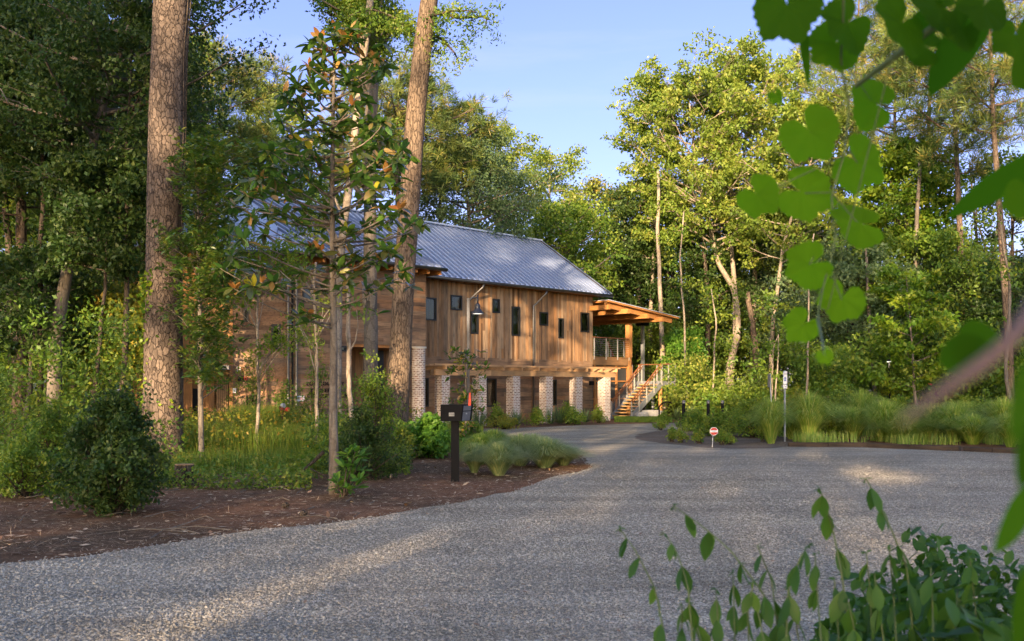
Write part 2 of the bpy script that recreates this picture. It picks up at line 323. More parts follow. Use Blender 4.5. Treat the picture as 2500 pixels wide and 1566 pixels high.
# foliage colours (real leaf albedo)
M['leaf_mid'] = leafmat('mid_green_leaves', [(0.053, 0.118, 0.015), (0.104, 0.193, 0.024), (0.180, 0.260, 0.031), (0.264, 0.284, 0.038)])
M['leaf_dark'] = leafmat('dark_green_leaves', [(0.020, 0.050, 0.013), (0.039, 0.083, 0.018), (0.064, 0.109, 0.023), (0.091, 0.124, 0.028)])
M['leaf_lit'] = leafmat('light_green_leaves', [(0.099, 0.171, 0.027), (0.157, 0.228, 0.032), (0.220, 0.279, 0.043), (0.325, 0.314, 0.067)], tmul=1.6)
M['leaf_blue'] = leafmat('grey_green_leaves', [(0.061, 0.119, 0.050), (0.103, 0.169, 0.072), (0.146, 0.212, 0.092), (0.190, 0.254, 0.099)])
M['leaf_maple'] = leafmat('bright_maple_leaves', [(0.074, 0.164, 0.014), (0.117, 0.226, 0.018), (0.190, 0.277, 0.022), (0.292, 0.315, 0.027)])
M['leaf_yellow'] = leafmat('yellow_green_leaves', [(0.116, 0.171, 0.019), (0.197, 0.228, 0.028), (0.278, 0.262, 0.033), (0.348, 0.228, 0.033)])
M['needle'] = leafmat('pine_needles', [(0.045, 0.092, 0.025), (0.099, 0.156, 0.034), (0.196, 0.222, 0.044), (0.452, 0.252, 0.074)], trans=.25)
M['magnolia'] = leafmat('glossy_magnolia_leaves', [(0.046, 0.126, 0.027), (0.082, 0.192, 0.034), (0.139, 0.260, 0.040), (0.436, 0.407, 0.038)], rough=.22, trans=.22, back=(0.392, 0.227, 0.066), spec=.6)
M['magnolia_new'] = leafmat('rusty_young_magnolia_leaves', [(.30, .12, .035), (.38, .17, .05), (.24, .14, .04)], rough=.4, trans=.4)
M['sweetbay'] = leafmat('small_glossy_leaves', [(.04, .10, .02), (.075, .15, .028), (.12, .19, .03), (.20, .20, .035)], rough=.28, trans=.3, spec=.55)
M['weed'] = leafmat('weed_leaves', [(0.080, 0.167, 0.020), (0.133, 0.231, 0.030), (0.213, 0.270, 0.036), (0.293, 0.283, 0.050)])
M['broadshrub'] = leafmat('broad_bright_leaves', [(0.049, 0.137, 0.017), (0.084, 0.205, 0.023), (0.125, 0.260, 0.034), (0.153, 0.274, 0.040)])
M['grassgreen'] = leafmat('grass_blades', [(0.121, 0.227, 0.033), (0.193, 0.319, 0.049), (0.289, 0.386, 0.075), (0.481, 0.479, 0.149)], trans=.3)
M['grassblue'] = leafmat('pale_feathery_grass', [(0.213, 0.288, 0.109), (0.180, 0.266, 0.104), (0.252, 0.337, 0.147), (0.324, 0.390, 0.177), (0.505, 0.496, 0.252)], trans=.3)
M['lawn'] = leafmat('short_grass', [(0.093, 0.171, 0.019), (0.151, 0.228, 0.028), (0.209, 0.274, 0.038)], trans=.3)
M['yucca'] = leafmat('stiff_blue_green_blades', [(0.061, 0.112, 0.043), (0.096, 0.154, 0.065), (0.139, 0.197, 0.079)], trans=.15)
M['litter'] = leafmat('dry_leaves', [(0.166, 0.090, 0.048), (0.332, 0.196, 0.103), (0.548, 0.391, 0.244), (0.763, 0.603, 0.408), (0.365, 0.147, 0.054)], trans=.05)
M['vine'] = leafmat('vine_leaves', [(0.039, 0.108, 0.005), (0.091, 0.216, 0.007), (0.156, 0.316, 0.010)], rough=.65, trans=.72, spec=.08, tmul=1.9)
M['foreplant'] = leafmat('foreground_leaves', [(0.030, 0.092, 0.014), (0.050, 0.131, 0.017), (0.076, 0.163, 0.021)], rough=.5, trans=.35)
M['stem_green'] = plain('green_stem', (.09, .13, .04), .6)
M['vinebark'] = plain('vine_twig_bark', (.16, .10, .085), .8)

# ------------------------------------------------------------------ leaf machinery
def unit(a): return a / (np.linalg.norm(a, axis=-1, keepdims=True) + 1e-9)
def leaf_quads(rs, Cn, L, width=.5, up=.5, A=None, tint=None, droop=0.0):
    n = len(Cn); L = np.broadcast_to(np.asarray(L, float), (n,)) if np.ndim(L) == 0 else L
    if A is None: A = rs.normal(size=(n, 3)); A[:, 2] -= droop
    A = unit(A); Nn = rs.normal(size=(n, 3)); Nn[:, 2] += up * 2; B = unit(np.cross(Nn, A))
    l = L[:, None]
    V = np.stack([Cn, Cn + A * l * .45 + B * l * width * .5, Cn + A * l, Cn + A * l * .45 - B * l * width * .5], 1)
    return V.reshape(-1, 3), (rs.random(n) if tint is None else tint)
def leaves_mesh(name, V, t, k=4):
    n = len(V) // k; return mk_mesh(name, V, np.arange(n * k), np.arange(n) * k, t)
def cluster_leaves(rs, cen, rad, per, L, flat=.7, width=.5, up=.5, droop=0., tintvar=.35):
    cen = np.asarray(cen); nc = len(cen); rad = np.broadcast_to(np.asarray(rad, float), (nc,))
    d = rs.normal(size=(nc, per, 3)); d /= np.linalg.norm(d, axis=2, keepdims=True) + 1e-9
    r = rs.random((nc, per, 1)) ** .45; off = d * r * rad[:, None, None]; off[..., 2] *= flat
    Cn = (cen[:, None, :] + off).reshape(-1, 3)
    ct = rs.random((nc, 1)) * (1 - tintvar) + rs.random((nc, per)) * tintvar
    LL = L * (.65 + .7 * rs.random(nc * per))
    return leaf_quads(rs, Cn, LL, width, up, None, ct.reshape(-1), droop)
def needle_tufts(rs, cen, dirs, per, L, w=.10, tint=None):
    nc = len(cen); cen = np.asarray(cen); dirs = np.asarray(dirs)
    A = unit(rs.normal(size=(nc, per, 3)) * .75 + dirs[:, None, :] * .55 + np.array([0, 0, .35])).reshape(-1, 3)
    Cn = np.repeat(cen, per, 0) + rs.normal(size=(nc * per, 3)) * L * .12
    Nn = rs.normal(size=A.shape); B = unit(np.cross(Nn, A)); l = (L * (.6 + .6 * rs.random(nc * per)))[:, None]
    V = np.stack([Cn - B * l * w * .4, Cn + A * l * .6 - B * l * w * .5, Cn + A * l, Cn + A * l * .6 + B * l * w * .5], 1).reshape(-1, 3)
    t = (np.repeat(rs.random(nc) * .6, per) + rs.random(nc * per) * .3) if tint is None else tint
    return V, t
def bez(p0, p1, p2, n):
    t = np.linspace(0, 1, n)[:, None]; return (1 - t) ** 2 * p0 + 2 * t * (1 - t) * p1 + t * t * p2
def interp_path(path, h):
    path = np.asarray(path, float); z = path[:, 2]; return np.array([np.interp(h, z, path[:, k]) for k in range(3)])
def grow(rs, mb, path, r0, r1, zc, zt, Rm, nl, sub=4, rise=.5, prof='oval', subl=.45, sides=9, limbr=.32, trunk_to=None, squash=1.0):
    """trunk + limbs + twigs; returns cluster centres and directions."""
    path = np.asarray(path, float)
    n = len(path); mb.tube(path, np.linspace(r0, r1, n) * np.where(np.arange(n) == 0, 1.22, 1.0), sides, .5, True, .08, rs)
    cen = []; dr = []
    for i in range(nl):
        f = (i + rs.random() * .8) / nl; h = zc + (zt - zc) * f * .97
        if prof == 'oval': rl = Rm * math.sqrt(max(.05, 1 - ((f - .42) / .62) ** 2))
        elif prof == 'cone': rl = Rm * (1.05 - f * .9)
        elif prof == 'flat': rl = Rm * (.55 + .6 * math.sin(PI * min(1, f * 1.05)))
        else: rl = Rm * (.4 + .75 * f) * (1 if f < .85 else .7)
        rl *= .65 + .5 * rs.random(); az = i * 2.4 + rs.random() * .9
        b = interp_path(path, min(h * .93, path[-1, 2])); tr = np.interp(b[2], path[:, 2], np.linspace(r0, r1, n))
        rr = rise * (.6 + .8 * rs.random()); d = np.array([math.cos(az), math.sin(az) * squash, 0])
        e = b + d * rl + np.array([0, 0, rl * rr]); e[2] = min(e[2], zt)
        mid = b + d * rl * .55 + np.array([0, 0, rl * rr * (.25 if rise > 0 else .6)]); pts = bez(b, mid, e, 6)
        lr = max(.012, min(tr * .7, limbr * r0 * (.4 + .6 * rl / max(Rm, .1)))); mb.tube(pts, np.linspace(lr, lr * .25, 6), 5, .5, False)
        cen.append(e); dr.append(d)
        for k in range(sub):
            g = .3 + .65 * (k + rs.random()) / sub; q = pts[int(g * 5)]; a2 = az + (rs.random() - .5) * 2.6
            sl = rl * subl * (.5 + rs.random()) * (1.15 - .5 * g)
            e2 = q + np.array([math.cos(a2), math.sin(a2) * squash, (rs.random() - .25) * .9]) * sl; e2[2] = min(e2[2], zt)
            p2 = bez(q, (q + e2) / 2 + np.array([0, 0, sl * .12]), e2, 4); mb.tube(p2, np.linspace(lr * .4, lr * .12, 4), 4, .5, False)
            cen += [e2, p2[2]]; dr += [unit(e2 - q), unit(e2 - q)]
    top = path[-1]; cen.append(top); dr.append(np.array([0, 0, 1.]))
    return np.array(cen), np.array(dr)
def finish_tree(name, label, cat, mb, V, t, bark, leaf, loc, group=None, rz=0, sc=1.0):
    r = empty(name, label, cat, loc, rz, group); r.scale = (sc, sc, sc)
    mb.build('trunk', bark, r, True); o = link('crown', leaves_mesh('crown', V, t), leaf, r); return r
def clone(root, loc, rz, sc, label, cat=None, group=None):
    c = root.copy(); C.collection.objects.link(c); c.location = loc; c.rotation_euler = (0, 0, rz)
    c.scale = sc if hasattr(sc, '__len__') else (sc, sc, sc); c['label'] = label
    if cat: c['category'] = cat
    if group: c['group'] = group
    for ch in root.children:
        d = ch.copy(); C.collection.objects.link(d); d.parent = c
    return c

# ------------------------------------------------------------------ setting: ground, gravel
def sheet(name, pts, z, m, label=None):
    V = [(p[0], p[1], z) for p in pts]
    tr = tessellate_polygon([[Vector(v) for v in V]])
    mb = MB(); mb.add(V, [tuple(t) for t in tr]); o = mb.build(name, m)
    if o.data.polygons[0].normal.z < 0: o.data.flip_normals()
    return tag(o, label, None, None, 'structure')
def jag(pts, amp, n=6, seed=1):
    rs = np.random.RandomState(seed); out = []
    for a, b in zip(pts[:-1], pts[1:]):
        a = np.array(a[:2]); b = np.array(b[:2]); L = np.linalg.norm(b - a); k = max(1, min(40, int(L / .35)))
        for i in range(k):
            out.append(a + (b - a) * i / k + rs.normal(size=2) * amp * (0 if i == 0 else 1) * min(1, L / 3))
    out.append(np.array(pts[-1][:2])); return out
gb = MB(); gb.add([(-400, -200, 0), (400, -200, 0), (400, 600, 0), (-400, 600, 0)], [(0, 1, 2, 3)])
tag(gb.build('ground', M['ground']), 'brown pine straw and bare soil around the gravel drive', kind='structure')
near = [G(*p) for p in [(-400, 1440), (0, 1379), (197, 1362), (362, 1337), (518, 1311), (647, 1293), (777, 1283), (932, 1262), (1087, 1234), (1250, 1203), (1311, 1180), (1352, 1165), (1414, 1153), (1447, 1141), (1436, 1126), (1400, 1104), (1330, 1083), (1240, 1066), (1166, 1054), (1060, 1052)]]
far = [G(*p) for p in [(1060, 1047), (1161, 1047), (1224, 1047), (1311, 1044.5), (1414, 1039.5), (1502, 1036.6), (1616, 1034), (1700, 1032.5), (1800, 1031)]]
isl_b = [G(*p) for p in [(1800, 1046), (1694, 1051), (1628, 1050), (1600, 1054)]]
isl_f = [G(*p) for p in [(1550, 1063), (1560, 1074), (1610, 1083), (1673, 1089), (1719, 1094), (1787, 1097), (1878, 1096), (1924, 1092), (2117, 1094), (2341, 1103), (2480, 1108), (2700, 1122)]]
poly = jag(near, .07, seed=2) + jag(far, .04, seed=3)[0:] + jag(isl_b, .05, seed=4) + jag(isl_f, .07, seed=5) + [np.array((40., 18.)), np.array((40., -30.)), np.array((-30., -30.)), np.array((-30., 6.))]
sheet('gravel_drive', poly, .008, M['gravel'], 'grey crushed stone drive curving towards the building')
isl = [np.array(p[:2]) for p in jag(isl_b, .05, seed=4)] + [np.array(p[:2]) for p in jag(isl_f[:8], .07, seed=5)] + [G(1990, 1075)[:2], G(1960, 1050)[:2]]
sheet('gravel_path', isl, .004, M['gravel_dark'], 'brownish finer gravel of the planted island beside the drive')
# crushed stones lying on the near drive
def scatter_in(rs, n, ymin, ymax, xl, xr, test):
    out = []
    while len(out) < n:
        Y = ymin + (ymax - ymin) * (1 - np.sqrt(1 - rs.random(n))); X = (xl + (xr - xl) * rs.random(n) - HX) / F * Y
        for x, y in zip(X, Y):
            if test(x, y): out.append((x, y))
            if len(out) >= n: break
    return np.array(out[:n])
nx = np.array([p[0] for p in near[:16]]); ny = np.array([p[1] for p in near[:16]])
EXPR = np.random.RandomState(9)
def on_drive(x, y): return y < np.interp(x, nx, ny) - .12 + EXPR.exponential(.13) and y < 26
def stones(name, n, y0, y1, s0, s1, seed, m, label):
    rs = np.random.RandomState(seed); xy = scatter_in(rs, n, y0, y1, -150, 2650, on_drive)
    base = np.array([[1, 0, 0], [-.2, .9, .1], [-1, .1, 0], [.1, -.95, -.1], [.1, .1, .8], [0, -.1, -.7]], float)
    fc = np.array([[0, 1, 4], [1, 2, 4], [2, 3, 4], [3, 0, 4], [1, 0, 5], [2, 1, 5], [3, 2, 5], [0, 3, 5]])
    V = base[None] * (1 + (rs.random((n, 6, 3)) - .5) * .8); s = (s0 + (s1 - s0) * rs.random(n) ** 2)
    ang = rs.random(n) * 2 * PI; sx = 1 + rs.random(n) * .6
    V = V * np.stack([s * sx, s, s * (.45 + .4 * rs.random(n))], 1)[:, None, :]
    ca, sa = np.cos(ang)[:, None], np.sin(ang)[:, None]
    X = V[..., 0] * ca - V[..., 1] * sa + xy[:, 0:1]; Y = V[..., 0] * sa + V[..., 1] * ca + xy[:, 1:2]; Z = V[..., 2] + .008 + (s * .25)[:, None]
    Vw = np.stack([X, Y, Z], 2).reshape(-1, 3)
    L = (fc[None] + (np.arange(n) * 6)[:, None, None]).reshape(-1)
    o = link(name, mk_mesh(name, Vw, L, np.arange(n * 8) * 3, np.repeat(rs.random(n), 8)), m); return tag(o, label, None, None, 'stuff')
stones('gravel', 180000, 5.4, 25.5, .0055, .0145, 11, M['stone'], 'loose crushed stones on the near part of the drive')

# ------------------------------------------------------------------ building frame
U = np.array([2350., F]) / math.hypot(2350., F); Vv = np.array([-U[1], U[0]])
P4 = G(1333, 1033)[:2]; O2 = P4 + 1.8 * Vv                      # facade plane t = 0
BZ = math.atan2(U[1], U[0]); BLOC = (O2[0], O2[1], 0.0)
def W(s, t, z): p = O2 + U * s + Vv * t; return np.array([p[0], p[1], z])
def hit(px, t):                                                # s, Y where column px meets the plane t
    r = np.array([(px - HX) / F, 1.0]); k = ((O2 + t * Vv) @ Vv) / (r @ Vv); p = k * r; return (p - O2) @ U, p[1]
def zat(py, Y): return CH + (HY - py) / F * Y
SR = hit(1446, 0)[0]                       # right corner of the facade
EZ = 6.38; OH = .6; PITCH = .662
SGE = hit(1493, -OH)[0]                    # roof gable end
RT = 4.33; RZ = EZ + PITCH * (RT + OH)      # ridge
TW_E = None
for k in range(600):                       # wing eave distance: column 1087 meets height EZ at row 655
    t = -.6 - k * .01; s, Y = hit(1087, t)
    if zat(655, Y) <= EZ + .02: TW_E = t; break
SWE = hit(1087, TW_E)[0]
TW = TW_E + .75; SWC = hit(1038, TW)[0]; YWC = hit(1038, TW)[1]
SB = hit(712, TW)[0]                       # bend corner
u2 = np.array([11650., F]); u2 /= np.linalg.norm(u2); v2 = np.array([-u2[1], u2[0]])
c2 = float(u2 @ U); s2 = float(u2 @ Vv)    # left block direction in local coordinates
def LB(a, b, z):                           # a metres to the left of the bend, b metres inward
    return (SB - a * c2 + b * (v2 @ U), TW - a * s2 + b * (v2 @ Vv), z)
def hitL(px, b=0.0):
    o = O2 + U * SB + Vv * TW + v2 * b; r = np.array([(px - HX) / F, 1.0]); k = (o @ v2) / (r @ v2); p = k * r; return -((p - o) @ u2), p[1]
AL = hitL(455)[0]; AV = hitL(564)[0]; AEND = hitL(325)[0]
print('building', dict(SR=SR, SGE=SGE, TWE=TW_E, SWE=SWE, SWC=SWC, SB=SB, AL=AL, AV=AV, YWC=YWC, Ybend=hitL(712)[1], YL=hitL(455)[1]))
bld = empty('timber_building', 'long two storey reclaimed wood building with silvery standing seam metal roof', 'building', BLOC, BZ)
rb = random.Random(5)
def S(px, t): return hit(px, t)[0]

def v_boards(name, s0, s1, z0f, z1, t, openings, parent, wmin=.09, wmax=.17, thick=.025, back=True):
    mb = MB(); s = s0
    while s < s1 - 1e-3:
        w = min(rb.uniform(wmin, wmax), s1 - s); zb = z0f(s); tn = rb.random(); tt = t - thick - rb.random() * .008
        ops = sorted([o for o in openings if o[0] < s + w and o[1] > s], key=lambda o: o[2])
        segs = []; z = zb
        for o in ops:
            if o[2] > z: segs.append((z, o[2]))
            z = max(z, o[3])
        segs.append((z, z1))
        cuts = sorted({s, s + w} | {c for o in ops for c in (o[0], o[1]) if s < c < s + w})
        if len(cuts) > 2:
            for a, b in zip(cuts[:-1], cuts[1:]):
                op2 = [o for o in ops if o[0] < b - 1e-4 and o[1] > a + 1e-4]; z = zb; sg = []
                for o in op2:
                    if o[2] > z: sg.append((z, o[2]))
                    z = max(z, o[3])
                sg.append((z, z1))
                for za, zc_ in sg: mb.box((a, tt, za), (b, t, zc_), tn)
        else:
            for za, zc_ in segs:
                if zc_ - za > 1.6 and rb.random() < .35 and not ops:
                    zm = rb.uniform(za + .5, zc_ - .5); mb.box((s, tt, za), (s + w - .004, t, zm - .002), tn); mb.box((s, tt - .004, zm), (s + w - .004, t, zc_), rb.random())
                else: mb.box((s, tt, za), (s + w - .004, t, zc_), tn)
        s += w
    return mb.build(name, M['oldwood_v'], parent)
def h_boards(name, pf, a0, a1, z0, z1, openings, parent, bh=.165, thick=.025, m='oldwood_h', z1f=None):
    """pf(a, b, z) gives local coords; a along the wall, b inward."""
    mb = MB(); z = z0
    while z < z1 - 1e-3:
        h = min(bh * rb.uniform(.9, 1.1), z1 - z); a = a0
        while a < a1 - 1e-3:
            w = min(rb.uniform(.9, 3.4), a1 - a); tn = rb.random(); th = thick + rb.random() * .008
            segs = [(a, a + w, z, z + h)]
            for o in openings:
                ns = []
                for (x0, x1, y0, y1) in segs:
                    if o[0] >= x1 or o[1] <= x0 or o[2] >= y1 or o[3] <= y0: ns.append((x0, x1, y0, y1)); continue
                    if o[0] > x0: ns.append((x0, o[0], y0, y1))
                    if o[1] < x1: ns.append((o[1], x1, y0, y1))
                    xa, xb = max(x0, o[0]), min(x1, o[1])
                    if o[2] > y0: ns.append((xa, xb, y0, o[2]))
                    if o[3] < y1: ns.append((xa, xb, o[3], y1))
                segs = ns
            for (x0, x1, y0, y1) in segs:
                g = .003
                vs = [pf(x0 + g, -th, y0 + g), pf(x1 - g, -th, y0 + g), pf(x1 - g, 0, y0 + g), pf(x0 + g, 0, y0 + g), pf(x0 + g, -th, y1), pf(x1 - g, -th, y1), pf(x1 - g, 0, y1), pf(x0 + g, 0, y1)]
                mb.add(vs, [(0, 3, 2, 1), (4, 5, 6, 7), (0, 1, 5, 4), (1, 2, 6, 5), (2, 3, 7, 6), (3, 0, 4, 7)], tn)
            a += w
        z += h
    return mb.build(name, M[m], parent)
def pbox(mb, pf, a0, a1, b0, b1, z0, z1, tint=.5):
    vs = [pf(a0, b0, z0), pf(a1, b0, z0), pf(a1, b1, z0), pf(a0, b1, z0), pf(a0, b0, z1), pf(a1, b0, z1), pf(a1, b1, z1), pf(a0, b1, z1)]
    mb.add(vs, [(0, 3, 2, 1), (4, 5, 6, 7), (0, 1, 5, 4), (1, 2, 6, 5), (2, 3, 7, 6), (3, 0, 4, 7)], tint)
def window(pf, a0, a1, z0, z1, parent, reveal='reveal', depth=.35, fw=.055):
    fr = MB()
    for (x0, x1, y0, y1) in ((a0 - .01, a0 + fw, z0 - .01, z1 + .01), (a1 - fw, a1 + .01, z0 - .01, z1 + .01), (a0 + fw, a1 - fw, z0 - .01, z0 + fw), (a0 + fw, a1 - fw, z1 - fw, z1 + .01)):
        pbox(fr, pf, x0, x1, -.07, .10, y0, y1)
    w = fr.build('window', M['blackframe'], parent)
    g = MB(); g.add([pf(a0 + fw, -.02, z0 + fw), pf(a1 - fw, -.02, z0 + fw), pf(a1 - fw, -.02, z1 - fw), pf(a0 + fw, -.02, z1 - fw)], [(0, 1, 2, 3)]); g.build('pane', M['glass'], w)
    r = MB(); x0, x1, y0, y1 = a0 + .02, a1 - .02, z0 + .02, z1 - .02
    vs = [pf(x0, .1, y0), pf(x1, .1, y0), pf(x1, .1, y1), pf(x0, .1, y1), pf(x0, depth, y0), pf(x1, depth, y0), pf(x1, depth, y1), pf(x0, depth, y1)]
    r.add(vs, [(0, 4, 5, 1), (3, 2, 6, 7), (0, 3, 7, 4), (1, 5, 6, 2)]); r.build('reveal', M[reveal], w)
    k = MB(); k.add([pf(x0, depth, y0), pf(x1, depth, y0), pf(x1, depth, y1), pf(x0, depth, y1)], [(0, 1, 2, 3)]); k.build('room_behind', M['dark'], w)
    return w
pfm = lambda a, b, z: (a, b, z)                                # main facade
pfw = lambda a, b, z: (a, TW + b, z)                           # wing
pfl = lambda a, b, z: LB(-a, b, z)                             # left block, a negative to the left

# --- main facade, upper storey: windows (px left, px right, py top, py bottom)
def wrect(px0, px1, py0, py1, t=0, pfh=None):
    if pfh: a0, Y0 = pfh(px0); a1, Y1 = pfh(px1); Y = (Y0 + Y1) / 2; return (-a0, -a1, zat(py1, Y), zat(py0, Y))
    a0, Y0 = hit(px0, t); a1, Y1 = hit(px1, t); Y = (Y0 + Y1) / 2; return (a0, a1, zat(py1, Y), zat(py0, Y))
up = [wrect(*w) for w in [(1024, 1063, 727, 782), (1099, 1126, 722, 757), (1148, 1165, 762, 815), (1201, 1218, 731, 764), (1248, 1267, 750, 820), (1316, 1336, 763, 795), (1362, 1374, 778, 826), (1416, 1436, 764, 811)]]
lo = [wrect(*w) for w in [(1030, 1044, 924, 993), (1186, 1210, 925, 993), (1347, 1357, 928, 990)]]
ZB = 2.88
v_boards('upper_wall', SWC - .6, SR, lambda s: ZB + rb.choice([-.09, -.05, 0, .03, .07]) * 1.0, EZ + PITCH * OH - .05, 0.0, up, bld)
h_boards('lower_wall', pfm, SWC - .6, SR, 0.0, ZB - .10, lo, bld, .21)
b_ = MB(); b_.box((SWC - .6, -.03, ZB - .30), (SR, .0, ZB + .10), .3); b_.box((SWC - .6, .02, 0), (SR, .10, ZB - .3), .1)
b_.build('fascia_board', M['oldwood_h'], bld)
for w in up: window(pfm, *w, bld)
for w in lo: window(pfm, *w, bld)
bw = MB(); bw.box((SR - .12, .0, 0), (SR, 2 * RT - .1, EZ + .3), .5)               # gable end wall
bw.box((SB, 2 * RT - .2, 0), (SR, 2 * RT - .08, EZ), .5)
bw.add([(SR - .12, 0, EZ + .3), (SR - .12, 2 * RT, EZ + .3), (SR - .12, RT, RZ - .1), (SR, 0, EZ + .3), (SR, 2 * RT, EZ + .3), (SR, RT, RZ - .1)], [(0, 2, 1), (3, 4, 5)], .5)
bw.build('gable_wall', M['oldwood_h'], bld)
# --- wing
ZW0 = zat(846, YWC); SENT = hit(858, TW)[0]
wn_ = [wrect(737, 774, 701, 738, TW), wrect(829, 846, 845, 858, TW)]
h_boards('wing_wall', pfw, SB, SWC, 0.0, EZ + .35, wn_ + [(SENT, SWC, 0, ZW0)], bld)
window(pfw, *wn_[0], bld); window(pfw, *wn_[1], bld)
b_ = MB(); b_.box((SWC, TW - .01, ZW0), (SWC + .03, 0.0, EZ + .35), .4); b_.box((SENT, TW, ZW0 - .02), (SWC, 0, ZW0 + .03), .4)
b_.build('wing_return_wall', M['oldwood_h'], bld)
b_ = MB(); b_.box((SENT, TW + .03, ZW0 - .12), (SWC, .0, ZW0 - .02), .4); b_.build('entry_soffit', M['cedar'], bld)
b_ = MB(); b_.box((SENT - .03, TW, 0), (SENT, .0, ZW0), .3); s = SENT
while s < SWC - .05:
    w = .16; b_.box((s, -.05, 0), (s + w - .006, -.02, ZW0), rb.random()); s += w
b_.build('entry_wall', M['oldwood_v'], bld)
b_ = MB(); sd0, sd1 = hit(919, -.1)[0], hit(936, -.1)[0]; b_.box((sd0, -.12, 0), (sd1, -.06, ZW0 - .14), .5); b_.build('entry_door', M['blackframe'], bld)
# --- left block
ZL1 = EZ + .35
lw = [wrect(595, 606, 754, 786, 0, hitL), wrect(663, 685, 793, 853, 0, hitL)]
h_boards('left_wall', pfl, -AV, 0.0, 0.0, ZL1, lw, bld)
for w in lw: window(pfl, *w, bld)
mb = MB(); a = -AEND                                            # vertical boards at the far left, door opening
dr0, dr1 = -hitL(528)[0], -hitL(557)[0]; YD = hitL(540)[1]; ZD = zat(915, YD)
while a < -AV - 1e-3:
    w = min(.15, -AV - a); z0 = ZD if (a + w > dr0 and a < dr1) else 0
    tn = rb.random(); pbox(mb, pfl, a, a + w - .005, -.05 - rb.random() * .01, .0, z0, ZL1, tn); a += w
mb.build('left_vertical_wall', M['orangewood_v'], bld)
d = MB(); pbox(d, pfl, dr0, dr1, .02, .08, 0, ZD, .5); dd = d.build('door', M['oldwood_v'], bld)
d = MB()
for k in range(6):
    x = dr0 + (dr1 - dr0) * (k + .5) / 6; pbox(d, pfl, x - .022, x + .022, -.02, .018, .1, ZD - .1, .9)
d.build('door_slats', M['white'] if False else M['pergola'], dd)
d = MB(); cx0, cx1 = -hitL(470)[0], -hitL(563)[0]; zc0 = zat(905, YD); pbox(d, pfl, cx0, cx1, -.95, -.05, zc0 + .02, zc0 + .16, .5); d.build('door_canopy', M['greymetal'], bld)
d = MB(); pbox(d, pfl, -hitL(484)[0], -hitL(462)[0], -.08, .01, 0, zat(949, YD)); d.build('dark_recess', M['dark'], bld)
d = MB(); pbox(d, pfl, -.16 - AV + .1, -AV + .06, -.09, 0, 0, ZL1, .6); d.build('corner_post', M['cedar_z'], bld)
d = MB()
for px in (443, 457):
    pbox(d, pfl, -hitL(px)[0], -hitL(px)[0] + .2, -.35, -.15, 0, 3.6, .5)
for px in (330, 341): pbox(d, pfl, -hitL(px)[0], -hitL(px)[0] + .16, -.35, -.15, 0, 2.6, .5)
d.build('porch_posts', M['cedar_z'], bld)
d = MB(); x = -hitL(583)[0]; z = zat(929, YD)
pbox(d, pfl, x - .03, x + .16, -.17, -.04, z - .02, z + .14, .5); bx = d.build('wall_lamp', M['black'], bld)
d = MB(); pbox(d, pfl, x + .17, x + .29, -.14, -.04, z, z + .12, .5); d.build('alarm_bell', M['red'], bld)
def text(body, size, m, parent, pf, a, z, off=.05, name='lettering', ext=.012, align='LEFT'):
    cu = bpy.data.curves.new(name, 'FONT'); cu.body = body; cu.size = size; cu.extrude = ext; cu.align_x = align; cu.space_character = 1.25
    o = bpy.data.objects.new(name, cu); C.collection.objects.link(o); cu.materials.append(m); o.parent = parent
    p = Vector(pf(a, -off, z)); q = Vector(pf(a + 1, -off, z)); d = (q - p).normalized(); up_ = Vector((0, 0, 1)); nrm = d.cross(up_)
    o.matrix_local = Matrix.Translation(p) @ Matrix((d, up_, nrm)).transposed().to_4x4(); return o
def plate(name, w, h, m, parent, pf, a, z, b=-.05):
    d = MB(); pbox(d, pf, a, a + w, b, b + .014, z, z + h, .5); return d.build(name, m, parent)
sL, yL = hit(747, TW); px_m = (hit(840, TW)[0] - sL)
for i, (body, px, py) in enumerate([('LOWCOUNTRY', 746, 941.5), ('CENTER FOR', 756, 958.8), ('CONSERVATION', 748, 971.5)]):
    s_, y_ = hit(px, TW); text(body, .20, M['black'], bld, pfw, s_, zat(py, y_), .055)
# small notice plates
def notice(px0, px1, py0, py1, h_, pf, body, colr, t=None):
    a0, y0 = h_(px0); a1, y1 = h_(px1); Y = (y0 + y1) / 2; sgn = -1 if pf is pfl else 1
    a0, a1 = sgn * a0, sgn * a1; z0, z1 = zat(py1, Y), zat(py0, Y)
    p = plate('notice_plate', a1 - a0, z1 - z0, M['white'], bld, pf, a0, z0, -.06)
    if body: text(body, (z1 - z0) * .62, M[colr], p, pf, a0 + (a1 - a0) * .10, z0 + (z1 - z0) * .28, .066, 'lettering', .002)
notice(724, 741, 967, 980, lambda p: hit(p, TW), pfw, 'FDC', 'red')
notice(578, 587, 896, 908, hitL, pfl, 'FDC', 'red')
notice(568, 577, 948, 960, hitL, pfl, '', 'red')
# dark steel downpipes at the bend
d = MB(); d.tube([LB(.13, -.11, 0), LB(.13, -.11, EZ - .25)], .045, 8); d.build('downpipe', M['pipe'], bld)
d = MB(); d.tube([(SB + .12, TW - .11, 0), (SB + .12, TW - .11, EZ - .25)], .045, 8); d.build('downpipe', M['pipe'], bld)
d = MB(); d.box((SB - .03, TW - .06, 0), (SB + .03, TW + .02, EZ + .3)); d.build('corner_gap', M['dark'], bld)

